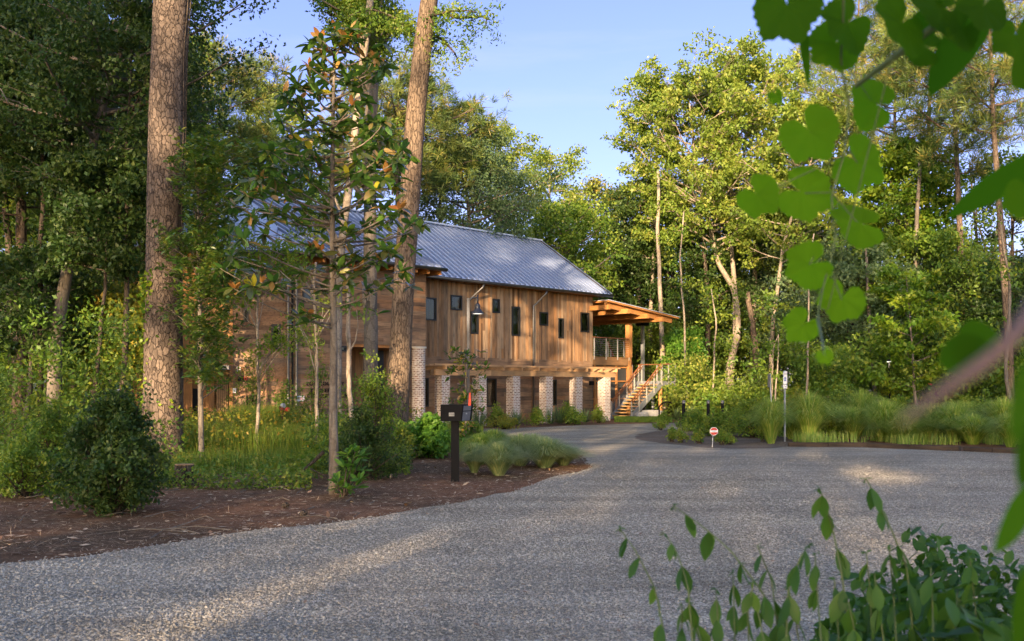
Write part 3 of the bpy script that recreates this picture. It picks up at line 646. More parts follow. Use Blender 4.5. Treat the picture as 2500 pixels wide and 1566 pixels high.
# --- roofs: slab + standing seams; ribs tinted dark, painting in their shaded sides
def roof_plane(name, e0, e1, r0, r1, parent, spacing=.34, th=.10):
    e0, e1, r0, r1 = [Vector(x) for x in (e0, e1, r0, r1)]
    nrm = (e1 - e0).cross(r0 - e0).normalized()
    if nrm.z < 0: nrm = -nrm
    mb = MB(); dn = nrm * th
    vs = [e0, e1, r1, r0, e0 - dn, e1 - dn, r1 - dn, r0 - dn]
    mb.add(vs, [(0, 1, 2, 3), (7, 6, 5, 4), (0, 4, 5, 1), (1, 5, 6, 2), (2, 6, 7, 3), (3, 7, 4, 0)])
    ed = (e1 - e0).normalized(); L = (e1 - e0).length; up_ = nrm.cross(ed).normalized()
    if up_.z < 0: up_ = -up_
    k = .02
    while k < L:
        p = e0 + ed * k; a = (r1 - r0); # intersect p + up*x with line r0-r1
        rd = (r1 - r0).normalized(); w = r0 - p; # solve in plane
        det = up_.dot(ed) ; x = w.dot(up_) - w.dot(ed) * (rd.dot(up_) / max(1e-6, rd.dot(ed)))
        q = p + up_ * x; fr = (q - r0).dot(rd); Lr = (r1 - r0).length
        if fr < 0 or fr > Lr:
            ea, ra = (e0, r0) if fr < 0 else (e1, r1)
            sd = (ra - ea); # hit the hip edge
            c_ = sd.dot(ed); h_ = sd.dot(up_); kk = (p - ea).dot(ed)
            x = h_ * kk / c_ if abs(c_) > 1e-5 else x; q = p + up_ * x
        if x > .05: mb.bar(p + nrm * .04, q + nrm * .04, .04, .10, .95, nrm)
        k += spacing
    return mb.build(name, M['roof'], parent)
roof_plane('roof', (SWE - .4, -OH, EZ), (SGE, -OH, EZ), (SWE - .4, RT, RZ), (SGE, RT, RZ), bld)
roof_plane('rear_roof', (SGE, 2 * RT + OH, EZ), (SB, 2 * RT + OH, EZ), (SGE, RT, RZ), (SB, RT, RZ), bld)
ew = TW_E                                                       # bend of the eave and ridge lines
def isect_eave(off_w, off_l):                                   # local point where wing line t=off_w meets left-block line b=off_l
    p0 = Vector(LB(0, off_l, 0)); p1 = Vector(LB(1, off_l, 0)); k = (off_w - p0.y) / (p1.y - p0.y); q = p0 + (p1 - p0) * k; return q
OHL = .75
qe = isect_eave(TW_E, -OHL); qr = isect_eave(RT, RT - TW)
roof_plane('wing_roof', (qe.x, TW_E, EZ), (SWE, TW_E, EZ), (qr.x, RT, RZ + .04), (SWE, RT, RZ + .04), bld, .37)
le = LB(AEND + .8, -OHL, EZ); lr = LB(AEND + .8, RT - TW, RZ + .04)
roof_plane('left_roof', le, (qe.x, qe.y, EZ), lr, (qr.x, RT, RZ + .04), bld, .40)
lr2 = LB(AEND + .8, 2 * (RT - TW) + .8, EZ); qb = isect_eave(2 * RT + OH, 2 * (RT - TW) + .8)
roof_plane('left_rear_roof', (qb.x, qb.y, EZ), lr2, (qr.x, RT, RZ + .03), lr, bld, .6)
d = MB(); d.bar((qr.x, RT, RZ + .09), (SGE, RT, RZ + .05), .30, .07, .5); d.bar((qr.x, RT, RZ + .09), lr, .30, .07, .5); d.build('ridge_cap', M['roof'], bld)
def gutter(name, pts):
    d = MB(); d.tube(pts, .075, 8); return d.build(name, M['gutter'], bld, True)
gutter('gutter', [(SWE - .3, -OH - .06, EZ - .06), (SGE + .03, -OH - .06, EZ - .06)])
gutter('wing_gutter', [(qe.x, TW_E - .06, EZ - .06), (SWE + .03, TW_E - .06, EZ - .06)])
gutter('left_gutter', [(qe.x, TW_E - .06, EZ - .06), (le[0], le[1] - .06, EZ - .06)])
d = MB(); d.bar((SGE - .02, -OH, EZ - .05), (SGE - .02, RT, RZ - .05), .05, .20, .5); d.build('bargeboard', M['gutter'], bld)
# rafter tails
def tail(p, q, w=.09, h=.16):
    d = MB(); d.bar(p, q, w, h, .5); return d.build('rafter_tail', M['cedar_y'], bld)
s = SWC + .35
while s < SGE:
    d = MB(); h = .15
    d.add([(s - .04, 0, EZ + .20), (s - .04, -OH + .10, EZ - .04), (s - .04, -OH + .10, EZ - .12), (s - .04, -.05, EZ - .12), (s - .04, 0, EZ - .12),
           (s + .04, 0, EZ + .20), (s + .04, -OH + .10, EZ - .04), (s + .04, -OH + .10, EZ - .12), (s + .04, -.05, EZ - .12), (s + .04, 0, EZ - .12)],
          [(0, 1, 2, 3, 4), (9, 8, 7, 6, 5), (0, 5, 6, 1), (1, 6, 7, 2), (2, 7, 8, 3)], .5)
    d.build('rafter_tail', M['cedar_y'], bld); s += .47
s = SWE - .18
while s > SB + .4:
    d = MB(); sl = (RZ - EZ) / (RT - TW_E)
    tb = TW if s < SWC else TW + .9
    d.add([(s - .05, tb, EZ + (tb - TW_E) * sl - .12), (s - .05, TW_E + .08, EZ - .08), (s - .05, TW_E + .08, EZ - .26), (s - .05, tb, EZ - .26),
           (s + .05, tb, EZ + (tb - TW_E) * sl - .12), (s + .05, TW_E + .08, EZ - .08), (s + .05, TW_E + .08, EZ - .26), (s + .05, tb, EZ - .26)],
          [(0, 1, 2, 3), (7, 6, 5, 4), (0, 4, 5, 1), (1, 5, 6, 2), (2, 6, 7, 3), (3, 7, 4, 0)], .5)
    d.build('rafter_tail', M['cedar_y'], bld); s -= .62
a = .4
while a < AL:
    p0, p1 = LB(a, 0, 0), LB(a, -OHL + .08, 0); d = MB()
    d.bar((p1[0], p1[1], EZ - .14), (p0[0], p0[1], EZ - .05), .09, .20, .5); d.build('rafter_tail', M['cedar_y'], bld); a += .75
# downpipes on the facade with their dog-leg
for px_top, px_bot, zb in ((1181, 1143, ZB - .3), (1335, 1302, .1)):
    s0 = hit(px_top, -OH)[0]; s1 = hit(px_bot, -.12)[0]
    d = MB(); d.tube([(s0, -OH - .02, EZ - .10), (s0 - .04, -OH + .02, EZ - .28), (s0 - .12, -OH + .08, EZ - .36), (s1 + .15, -.20, EZ - .72), (s1, -.13, EZ - .86), (s1, -.13, EZ - 1.2), (s1, -.13, zb)], .048, 8)
    d.build('downpipe', M['pipe'], bld, True)
# wall lamp by the porch, round pillar at the wing corner
s_, y_ = hit(1440, 0); d = MB(); d.box((s_ - .10, -.20, zat(941, y_)), (s_ + .10, -.03, zat(931, y_))); d.build('wall_lamp', M['black'], bld)
d = MB(); s_ = hit(1023, TW - .05)[0]; ztop = zat(847, hit(1023, TW - .05)[1]); d.tube([(0, 0, 0), (0, 0, ztop - .07)], .27, 24); c_ = d.build('round_pillar', M['brick_round'], bld, False); c_.location = (s_, TW - .02, 0)
d = MB(); d.tube([(0, 0, ztop - .068), (0, 0, ztop)], .32, 24); d.build('pillar_cap', M['cap'], c_)

# --- porch at the gable end: deck, posts, roof, screens
PZ = zat(872, hit(1450, 0)[1]); PE = hit(1537, 0)[0]; PT = 2 * RT - .3
d = MB(); d.box((SR + .02, .0, PZ - .40), (PE, .09, PZ - .02), .4); d.build('deck_fascia', M['deckwood'], bld)
d = MB(); d.box((SR + .02, -.02, PZ - .018), (PE + .05, PT, PZ + .03), .6); d.box((PE - .08, .09, PZ - .40), (PE, PT, PZ - .02), .4); d.build('deck_floor', M['deckwood'], bld)
for (s_, t_) in ((PE + .02, .05), (PE + .02, PT - .2)):
    d = MB(); d.box((s_ - .13, t_ - .13, 0), (s_ + .13, t_ + .13, PZ - .42), .5); d.box((s_ - .13, t_ - .12, PZ + .035), (s_ + .13, t_ + .14, 5.05), .6); d.build('porch_post', M['cedar_z'], bld)
d = MB(); d.box((PE - .1, -.02, PZ - .42), (PE + .14, .22, PZ + .034)); d.build('post_joint', M['cedar_z'], bld)
# screens below the deck
d = MB(); d.box((SR + .05, .12, .05), (PE - .14, .14, PZ - .42)); d.build('screen', M['screen'], bld)
zt_ = PZ - .42
for k, px in enumerate((1451, 1475, 1504, 1533)):
    s_ = hit(px, .1)[0]; d = MB(); d.box((s_ - .05, .03, 0), (s_ + .05, .12, zt_), .5); d.build('screen_post', M['cedar_z'], bld)
for py in (897, 931, 974):
    z_ = zat(py, hit(1490, .1)[1]); d = MB(); d.box((SR + .1, .045, z_ - .035), (PE - .15, .115, z_ + .035), .5); d.build('screen_rail', M['cedar'], bld)
d = MB(); sa, sb_ = hit(1455, .05)[0], hit(1470, .05)[0]; zt = zat(938, hit(1460, 0)[1])
for x0, x1, y0, y1 in ((sa, sa + .08, .02, zt), (sb_ - .08, sb_, .02, zt), (sa + .08, sb_ - .08, zt - .09, zt), (sa + .08, sb_ - .08, .02, .16), (sa + .08, sb_ - .08, .95, 1.05)): d.box((x0, -.02, y0), (x1, .028, y1), .6)
d.build('screen_door', M['cedar_z'], bld)
# deck railing: posts, cables, rail
rl = MB(); zt = PZ + 1.0; rl.box((SR + .03, -.06, zt), (PE + .02, .04, zt + .045), .5); rl_o = rl.build('deck_railing', M['railwood'], bld)
for px in (1450, 1479, 1507, 1535):
    s_ = hit(px, 0)[0]; d = MB(); d.box((s_ - .025, -.045, PZ - .12), (s_ + .025, -.005, zt), .5); d.build('railing_post', M['steel_warm'], rl_o)
d = MB()
for k in range(9):
    z_ = PZ + .12 + k * .10; d.tube([(SR + .05, -.025, z_), (PE, -.025, z_)], .005, 4)
d.build('railing_cables', M['steel'], rl_o)
# far-side railing seen through the porch
d = MB(); d.box((SR, PT - .05, zt), (PE, PT, zt + .045), .5); fr_ = d.build('rear_railing', M['railwood'], bld)
for k in range(5): d = MB(); s_ = SR + .4 + k * .75; d.box((s_ - .025, PT - .045, PZ), (s_ + .025, PT - .005, zt)); d.build('railing_post', M['steel_warm'], fr_)
# porch roof: sloping sheet, fascia beams, cross beams with cantilevered ends
def pr(px, py, t): s_, y_ = hit(px, t); return (s_, t, zat(py, y_))
TF = -1.0
A0 = Vector(pr(1468, 731, TF)); A1 = Vector(pr(1657, 775, TF)); sl_ = (A1.z - A0.z) / (A1.x - A0.x)
TB = 2 * RT + .4
A0.x = SR + .1 if A0.x < SR + .1 else A0.x
d = MB(); n_ = .09
d.add([A0, A1, (A1.x, TB, A1.z), (A0.x, TB, A0.z), A0 - Vector((0, 0, n_)), A1 - Vector((0, 0, n_)), (A1.x, TB, A1.z - n_), (A0.x, TB, A0.z - n_)],
      [(0, 1, 2, 3), (7, 6, 5, 4), (0, 4, 5, 1), (1, 5, 6, 2), (2, 6, 7, 3), (3, 7, 4, 0)], .5)
d.build('porch_ceiling', M['cedar'], bld)
d = MB(); e_ = Vector((0, 0, .03)); d.add([A0 + e_, A1 + Vector((.1, -.05, .03 + sl_ * .1)), (A1.x + .1, TB, A1.z + .03), (A0.x, TB, A0.z + .03), A0 + e_ * .1, A1 + Vector((.1, -.05, .003 + sl_ * .1)), (A1.x + .1, TB, A1.z + .003), (A0.x, TB, A0.z + .003)],
      [(0, 1, 2, 3), (7, 6, 5, 4), (0, 4, 5, 1), (1, 5, 6, 2), (2, 6, 7, 3), (3, 7, 4, 0)]); d.build('porch_roof', M['roof'], bld)
for t_ in (TF + .25, RT, TB - .5):
    d = MB(); d.bar((A0.x, t_, A0.z - .09 - .14), (A1.x - .35, t_, A1.z - sl_ * .35 - .09 - .14), .12, .26, .5); d.build('porch_rafter', M['cedar'], bld)
for (px, py) in ((1488, 750), (1535, 760), (1583, 772), (1619, 780)):
    s_, t_, z_ = pr(px, py, TF - .25); d = MB()
    d.box((s_ - .09, TF - .25, z_ - .12), (s_ + .09, TB - .3, z_ + .12), rb.random()); d.build('porch_beam', M['cedar_y'], bld)
s_, y_ = hit(1569, 1.5); d = MB(); z_ = zat(884, y_); d.box((s_ - .08, 1.42, 0), (s_ + .08, 1.58, zat(795, y_)), .5); d.build('steel_post', M['galv'], bld)
d = MB(); d.box((s_ - .28, 1.25, zat(796, y_)), (s_ + .26, 1.75, zat(778, y_))); d.build('fan_housing', M['black'], bld)

# ------------------------------------------------------------------ pergola on square brick pillars
pg = empty('pergola', 'low timber pergola on six whitewashed brick pillars along the building front', 'pergola', BLOC, BZ)
TPG = -1.8; ZPB = 2.13
PXS = (1080, 1170, 1253, 1333, 1406, 1475)
for px in PXS:
    s_ = hit(px, TPG)[0]; d = MB(); d.box((-.22, -.22, 0), (.22, .22, ZPB - .003), .5); o = d.build('pillar', M['brick'], pg); o.location = (s_, TPG, 0)
s0, s1 = hit(1056, TPG)[0], hit(1497, TPG)[0]
for dt in (-.14, .14):
    d = MB(); xs = [s0, s0 + 3.2, s0 + 7.4, s1 - (.4 if dt > 0 else 0)]
    for a_, b2 in zip(xs[:-1], xs[1:]): d.box((a_ + .003, TPG + dt - .045, ZPB), (b2 - .003, TPG + dt + .045, ZPB + .24), rb.random())
    d.build('beam', M['pergola'], pg)
d = MB(); d.box((SWC + .1, -.10, ZPB + .22), (SR - .01, -.036, ZPB + .44), .4); d.build('ledger', M['pergola'], pg)
for k in range(11):
    s_ = s0 + .35 + k * (s1 - s0 - .6) / 10; d = MB(); d.box((s_ - .03, TPG - .45, ZPB + .245), (s_ + .03, -.105, ZPB + .40), rb.random()); d.build('rafter', M['pergola'], pg)
for k in range(3):
    t_ = TPG - .35 + k * .62; d = MB(); d.box((s0 - .2 + k * .25, t_ - .03, ZPB + .404), (s1 + .1 - k * .1, t_ + .03, ZPB + .47), rb.random()); d.build('slat', M['pergola'], pg)

# ------------------------------------------------------------------ outside staircase
st = empty('outside_staircase', 'timber outside staircase with steel posts and red handrails at the porch end', 'staircase', BLOC, BZ)
tA = -1.45; sA = hit(1541, tA)[0]; sBn, YB = hit(1614, tA)
ZL = zat(932, YB); tW = 1.25; NS = 11
print('stair', sA, tA, sBn, ZL, PZ)
for t_ in (tA, tA + tW):
    d = MB(); d.bar((sA - .1, t_, .02), (sBn, t_, ZL - .14), .06, .28, .3); d.build('stringer', M['galv'], st)
for i in range(NS):
    f = (i + .5) / NS; s_ = sA + (sBn - sA) * f; z_ = ZL * (i + 1) / (NS + 1)
    d = MB(); d.box((s_ - .17, tA + .04, z_ - .03), (s_ + .15, tA + tW - .04, z_ + .03), rb.random()); d.build('tread', M['tread'], st)
LS = hit(1650, tA)[0] - sBn
d = MB(); d.box((sBn, tA, ZL - .22), (sBn + LS, tA + 3.1, ZL - .01), .5); d.box((sBn, tA + .02, ZL - .008), (sBn + LS - .02, tA + 3.08, ZL + .03), .6); d.build('landing', M['galv'], st)
for (x, y) in ((sBn + .15, tA + .15), (sBn + LS - .2, tA + 2.3)):
    d = MB(); d.tube([(x, y, 0), (x, y, ZL - .22)], .10, 8); d.build('landing_post', M['cedar_z'], st)
HR = .95
for t_ in (tA - .02, tA + tW + .02):
    d = MB(); d.bar((sA, t_, HR - .02), (sBn, t_, ZL + HR), .07, .045, .4); d.build('handrail', M['railwood'], st)
    d = MB(); d.bar((sA, t_ - .06, HR - .12), (sBn, t_ - .06, ZL + HR - .12), .035, .035, .8); d.build('grab_rail', M['railwood'], st)
    for i in range(5):
        f = i / 4; s_ = sA + (sBn - sA) * f; z_ = ZL * f
        d = MB(); d.box((s_ - .03, t_ - .02, z_ - .12), (s_ + .03, t_ + .02, z_ + HR - .04)); d.build('stair_post', M['steel_warm'], st)
    d = MB()
    for k in range(8): d.tube([(sA, t_, .08 + k * .10), (sBn, t_, ZL + .08 + k * .10)], .005, 4)
    d.build('stair_cables', M['steel'], st)
d = MB(); d.box((sBn, tA - .05, ZL + HR - .02), (sBn + LS, tA + .03, ZL + HR + .025), .5); d.box((sBn + LS - .06, tA + .03, ZL + HR - .02), (sBn + LS + .02, tA + 2.5, ZL + HR + .025), .5); d.build('landing_rail', M['railwood'], st)
for (x, y) in ((sBn + .1, tA), (sBn + LS * .5, tA), (sBn + LS - .05, tA), (sBn + LS - .05, tA + 1.2), (sBn + LS - .05, tA + 2.45)):
    d = MB(); d.box((x - .03, y - .02, ZL - .2), (x + .03, y + .02, ZL + HR - .03)); d.build('stair_post', M['steel_warm'], st)
d = MB()
for k in range(8): d.tube([(sBn, tA, ZL + .1 + k * .1), (sBn + LS, tA, ZL + .1 + k * .1)], .005, 4)
d.build('stair_cables', M['steel'], st)
# second flight, landing up to the deck at the back
t2 = .45
for t_ in (t2, t2 + 1.1):
    d = MB(); d.bar((sBn, t_, ZL - .1), (PE + .1, t_, PZ - .1), .06, .28, .3); d.build('stringer', M['galv'], st)
    d = MB(); d.bar((sBn, t_, ZL + HR), (PE + .1, t_, PZ + HR), .07, .045, .4); d.build('handrail', M['railwood'], st)
    for i in range(4):
        f = i / 3; s_ = sBn + (PE + .1 - sBn) * f; z_ = ZL + (PZ - ZL) * f
        d = MB(); d.box((s_ - .03, t_ - .02, z_), (s_ + .03, t_ + .02, z_ + HR - .03)); d.build('stair_post', M['steel_warm'], st)
for i in range(6):
    f = (i + .5) / 6; s_ = sBn + (PE + .1 - sBn) * f; z_ = ZL + (PZ - ZL) * (i + 1) / 7
    d = MB(); d.box((s_ - .16, t2 + .04, z_ - .03), (s_ + .16, t2 + 1.06, z_ + .03)); d.build('tread', M['tread'], st)

# ------------------------------------------------------------------ street furniture and small objects
def local_box(name, parent, a, b, m, M4=None):
    d = MB(); d.box(a, b, .5, M4); return d.build(name, m, parent)
# mailbox
mb_p = G(1111, 1176); S_ = mb_p[1] / F
mail = empty('mailbox', 'black post mounted mailbox with grey front panel, red flag and number 1162', 'mailbox', mb_p)
pw = .5 * 19 * S_; zb0 = zat(1028, mb_p[1]); zt0 = zat(988, mb_p[1])
local_box('post', mail, (-pw, -.065, 0), (pw, .065, zb0 + .02), M['black'])
xl = (1077 - 1111) * S_; xm = (1126 - 1111) * S_; xr = (1149 - 1111) * S_; xr2 = (1154 - 1111) * S_
d = MB()                                                      # body: trapezium box with a slanting front that overhangs at the top
ya, yb = -.16, .20
vs = [(xl, ya, zb0), (xm + .0, ya, zb0), (xm + .035, ya, zt0), (xl, ya, zt0), (xl, yb, zb0), (xr, yb, zb0), (xr2, yb, zt0), (xl, yb, zt0)]
d.add(vs, [(0, 1, 2, 3), (5, 4, 7, 6), (4, 0, 3, 7), (1, 5, 6, 2), (3, 2, 6, 7), (4, 5, 1, 0)]); body = d.build('body', M['black'], mail)
d = MB(); e = np.array([.012, -.010, 0])
def lerp(p, q, f): return np.array(p) * (1 - f) + np.array(q) * f
b0, b1, t1, t0 = [np.array(vs[i]) for i in (1, 5, 6, 2)]
def fp(u_, w_): return lerp(lerp(b0, b1, u_), lerp(t0, t1, u_), w_) + e
d.add([fp(.04, .02), fp(.78, .02), fp(.78, .58), fp(.04, .58)], [(0, 1, 2, 3)]); d.build('lock_door', M['greymetal'], mail)
d = MB(); d.add([fp(.04, .63), fp(.78, .63), fp(.78, .93), fp(.04, .93)], [(0, 1, 2, 3)]); d.build('slot_door', M['greymetal'], mail)
d = MB(); p_ = fp(.3, .45) + e; d.tube([p_, p_ + e], .012, 8); d.build('lock', M['steel'], mail)
d = MB(); x0 = (1143 - 1111) * S_; x1 = (1150 - 1111) * S_; d.add([(x0, .02, zt0 - .02), (x1, .02, zt0 - .02), (x1 - .006, .02, zt0 + .20), (x0 + .016, .02, zt0 + .20), (x0, .035, zt0 - .02), (x1, .035, zt0 - .02), (x1 - .006, .035, zt0 + .20), (x0 + .016, .035, zt0 + .20)],
    [(0, 1, 2, 3), (7, 6, 5, 4), (0, 4, 5, 1), (1, 5, 6, 2), (2, 6, 7, 3), (3, 7, 4, 0)]); d.build('flag', M['orange_red'], mail)
pl = local_box('number_plate', mail, (-.095, ya - .008, zb0 + .085), (-.005, ya - .001, zb0 + .145), M['paleplate'])
def text_at(body_, size, m, parent, loc, rot=(R(90), 0, 0), ext=.001, name='lettering', align='CENTER'):
    cu = bpy.data.curves.new(name, 'FONT'); cu.body = body_; cu.size = size; cu.extrude = ext; cu.align_x = align; cu.align_y = 'CENTER'
    o = bpy.data.objects.new(name, cu); C.collection.objects.link(o); cu.materials.append(m); o.location = loc; o.rotation_euler = rot; o.parent = parent; return o
text_at('1162', .042, M['black'], pl, (-.05, ya - .011, zb0 + .115))
# lamp post in front of the facade
def at(px, py, Y): return P(px, py, Y)
lpY = 36.0; lp = GY(1143, lpY); sc_ = lpY / F
lamp = empty('street_lamp', 'dark lamp post with curved arm and bell shade before the facade', 'street lamp', lp)
zt = zat(728, lpY); d = MB(); d.box((-.05, -.05, 0), (.05, .05, zt)); d.build('pole', M['lampmetal'], lamp)
xa = (1166 - 1143) * sc_; za = zat(727, lpY)
d = MB(); d.tube(bez(np.array([.05, 0, za - .10]), np.array([xa * .4, 0, za + .01]), np.array([xa, 0, za]), 8), .028, 8); d.tube([(xa, 0, za + .10), (xa, 0, za - .28)], .028, 8); d.build('arm', M['lampmetal'], lamp, True)
d = MB(); zs = zat(767, lpY)
prof = [(.05, .40), (.085, .36), (.10, .30), (.10, .24), (.11, .20), (.23, .045), (.235, .02), (.22, .02), (.10, .17)]
n = 20; vv = []; ff = []
for (r_0, h_0) in prof:
    for k in range(n): vv.append((xa + r_0 * math.cos(2 * PI * k / n), r_0 * math.sin(2 * PI * k / n), zs + h_0 - .02))
for i in range(len(prof) - 1):
    for k in range(n): ff.append((i * n + k, i * n + (k + 1) % n, (i + 1) * n + (k + 1) % n, (i + 1) * n + k))
ff.append(tuple(range(n))); d.add(vv, ff); d.build('lamp_shade', M['lampmetal'], lamp, False)
def emit(name, col, st_):
    m, nt, b = mat(name); b.inputs['Base Color'].default_value = (*col, 1); b.inputs['Emission Color'].default_value = (*col, 1); b.inputs['Emission Strength'].default_value = st_; return m
M['glow'] = emit('lit_lens', (1, .92, .78), .9)
d = MB(); d.tube([(xa, 0, zs + .03), (xa, 0, zs + .012)], .19, 16); d.build('lens', M['glow'], lamp)
# far lamp post on the right
Y_ = 46.0; fl = GY(2171, Y_); lamp2 = empty('street_lamp', 'slim black post lamp with conical hood standing against the dark wood', 'street lamp', fl)
d = MB(); d.tube([(.05, 0, 0), (0, 0, zat(893, Y_))], [.05, .035], 8); d.build('pole', M['black'], lamp2)
d = MB(); zs = zat(883, Y_); d.tube([(0, 0, zs), (0, 0, zs + .05), (0, 0, zs + .17), (0, 0, zs + .32), (0, 0, zs + .42)], [.10, .10, .055, .05, .015], 14); d.build('lamp_shade', M['lampmetal'], lamp2, False)
d = MB(); d.tube([(0, 0, zs - .03), (0, 0, zs - .002)], .105, 14); d.build('lens', M['glow'], lamp2)
d = MB(); d.tube([(0, 0, zs - .28), (0, 0, zs - .03)], .035, 8); d.build('lamp_neck', M['steel_warm'], lamp2)
# accessible parking sign
gp = G(1916, 1079); Y_ = gp[1]; s_ = Y_ / F
sg = empty('parking_sign', 'grey post with accessible parking sign, blue wheelchair panel, above the tall grass', 'sign', gp, R(12))
zt = zat(905, Y_); d = MB(); d.box((-.022, -.02, 0), (.022, .02, zt)); d.build('post', M['galv'], sg)
w = 5.2 * s_; z1 = zat(907, Y_); z0 = zat(938, Y_)
p1 = local_box('sign_panel', sg, (-w, -.032, z0), (w, -.022, z1), M['white'])
local_box('blue_square', p1, (-w * .45, -.036, zat(931, Y_)), (w * .45, -.0325, zat(922, Y_)), M['blue'])
text_at('RESERVED\nPARKING', .028, M['galv'], p1, (0, -.036, zat(914, Y_)))
d = MB(); zc = zat(926.5, Y_); k = .0075                       # wheelchair symbol
d.tube([(-k, -.039, zc + 3.6 * k), (-k, -.039, zc + 4.6 * k)], .011, 8)
d.bar((-k, -.039, zc + 3 * k), (-k, -.039, zc), .009, .004, .5, (0, 1, 0)); d.bar((-k, -.039, zc), (2.4 * k, -.039, zc), .009, .004, .5, (0, 1, 0)); d.bar((2.4 * k, -.039, zc), (3.2 * k, -.039, zc - 3 * k), .009, .004, .5, (0, 1, 0))
ring = [(-.3 * k + 3.1 * k * math.cos(a), -.039, zc - .8 * k + 3.1 * k * math.sin(a)) for a in np.linspace(R(120), R(340), 9)]
d.tube(ring, .0045, 5); d.build('wheelchair_symbol', M['white'], p1)
p2 = local_box('lower_panel', sg, (-w, -.032, zat(949, Y_)), (w, -.022, zat(939.5, Y_)), M['white']); text_at('VAN', .035, M['galv'], p2, (0, -.035, zat(944.5, Y_)))
gp = GY(1883, 33.5); sg2 = empty('sign_post', 'thin grey post with its sign turned edge on, left of the accessible parking sign', 'sign', gp)
zt = zat(913, 33.5); d = MB(); d.bar((.03, 0, 0), (-.04, 0, zt), .05, .04); d.build('post', M['galv'], sg2)
d = MB(); d.box((-.065, -.10, zat(945, 33.5)), (-.055, .22, zat(914, 33.5))); d.build('sign_panel', M['galv'], sg2)
# small red octagonal stake sign
gp = G(1739, 1092); Y_ = gp[1]; s_ = Y_ / F
oc = empty('stake_sign', 'small red octagonal sign with a white band on a thin stake', 'sign', gp, R(-6))
xc = 4 * s_; zc = zat(1053.5, Y_); r_ = 10.6 * s_
d = MB(); d.tube([(0, 0, 0), (xc * .6, 0, zc)], .007, 6); d.build('stake', M['white'], oc)
def octo(rad, y0, y1): 
    v_ = [(xc + rad * math.cos(PI / 8 + k * PI / 4), y, zc + rad * math.sin(PI / 8 + k * PI / 4)) for y in (y0, y1) for k in range(8)]
    return v_, [tuple(range(8)), tuple(range(15, 7, -1))] + [(k, (k + 1) % 8, 8 + (k + 1) % 8, 8 + k) for k in range(8)]
d = MB(); d.add(*octo(r_, -.004, .004)); d.build('sign_panel', M['white'], oc)
d = MB(); d.add(*octo(r_ * .90, -.008, -.0045)); d.build('red_face', M['red'], oc)
bnd = local_box('white_band', oc, (xc - r_ * .86, -.012, zc - r_ * .22), (xc + r_ * .86, -.0085, zc + r_ * .26), M['white'])
text_at('NO PARKING', .024, M['blue'], bnd, (xc, -.0135, zc + .002))
# bollards
for i, (px, pt, pb, Y_, lb) in enumerate([(1669, 978, 1053, 37.6, 'black bollard nearest the staircase, a bush at its foot'), (1729, 978, 1040, 40, 'middle black bollard of three, above the red stake sign'), (1764, 978, 1040, 40, 'black bollard farthest from the staircase, beside the white trunk')]):
    b = empty('bollard', lb, 'bollard', GY(px, Y_), 0, 'black bollards in the planted island'); zt = zat(pt, Y_)
    d = MB(); d.tube([(0, 0, 0), (0, 0, zt - .12)], .062, 14); d.build('shaft', M['black'], b); d = MB(); d.tube([(0, 0, zt - .118), (0, 0, zt - .02), (0, 0, zt)], [.064, .064, .05], 14); d.build('head', M['greymetal'], b)
# landscape timbers
for (x0, y0, x1, y1, lb) in [(1926, 1091, 2124, 1092, 'leftmost of three landscape timbers, its end by the parking sign'), (2118, 1093, 2341, 1102, 'middle landscape timber of three, lapping in front of its left neighbour'), (2352, 1103, 2500, 1110, 'rightmost landscape timber, running out under the leaves at the edge')]:
    a = G(x0, y0); b = G(x1, y1); L = np.linalg.norm(b - a); az = math.atan2(b[1] - a[1], b[0] - a[0])
    o = empty('landscape_timber', lb, 'timber', a, az, 'dark timbers edging the drive'); d = MB(); d.box((0, 0, 0), (L * .49, .16, .115), .2); d.box((L * .49 + .01, .0, 0), (L, .16, .118), .8); d.build('timber', M['railtie'], o)
# fire department connection
gp = GY(691, 26.5); fd = empty('fire_standpipe', 'flaking red fire standpipe with two capped outlets in the weeds', 'standpipe', gp); Y_ = 26.5
d = MB(); zt = zat(1006, Y_); d.tube([(0, 0, 0), (0, 0, zt)], .055, 12); d.build('pipe', M['pipered'], fd)
d = MB(); d.tube([(0, 0, zt), (-.03, 0, zt + .10), (-.05, -.02, zt + .16)], [.055, .07, .05], 10); d.tube([(-.02, 0, zt + .02), (.13, -.10, zt + .06)], .05, 10); d.build('siamese_head', M['pipered'], fd)
d = MB(); d.tube([(.13, -.10, zt + .06), (.17, -.13, zt + .07)], .055, 12); d.build('outlet_cap', M['orange_red'], fd)
d = MB(); d.tube([(-.02, -.05, zt + .17), (.05, -.09, zt + .17)], .06, 12); d.build('outlet_cap', M['steel'], fd)
# stone blocks and hoop behind the staircase foot
def rock(name, label, cen, size, rz, m, seed):
    rr = np.random.RandomState(seed); d = MB(); nn = 9; vs = []; hh = [0, .35, .8, 1.0]; rad = [1, 1.05, .95, .6]
    for h_, q in zip(hh, rad):
        for k in range(nn):
            a_ = 2 * PI * k / nn; cx = math.copysign(abs(math.cos(a_)) ** .6, math.cos(a_)); sy = math.copysign(abs(math.sin(a_)) ** .6, math.sin(a_))
            vs.append((cx * size[0] * q * (1 + .15 * (rr.rand() - .5)), sy * size[1] * q * (1 + .15 * (rr.rand() - .5)), h_ * size[2] * (1 + .1 * rr.rand())))
    fs = [(i * nn + k, i * nn + (k + 1) % nn, (i + 1) * nn + (k + 1) % nn, (i + 1) * nn + k) for i in range(3) for k in range(nn)] + [tuple(3 * nn + k for k in range(nn))]
    d.add(vs, fs); o = d.build(name, m); o.location = cen; o.rotation_euler = (0, 0, rz); return tag(o, label, 'rock')
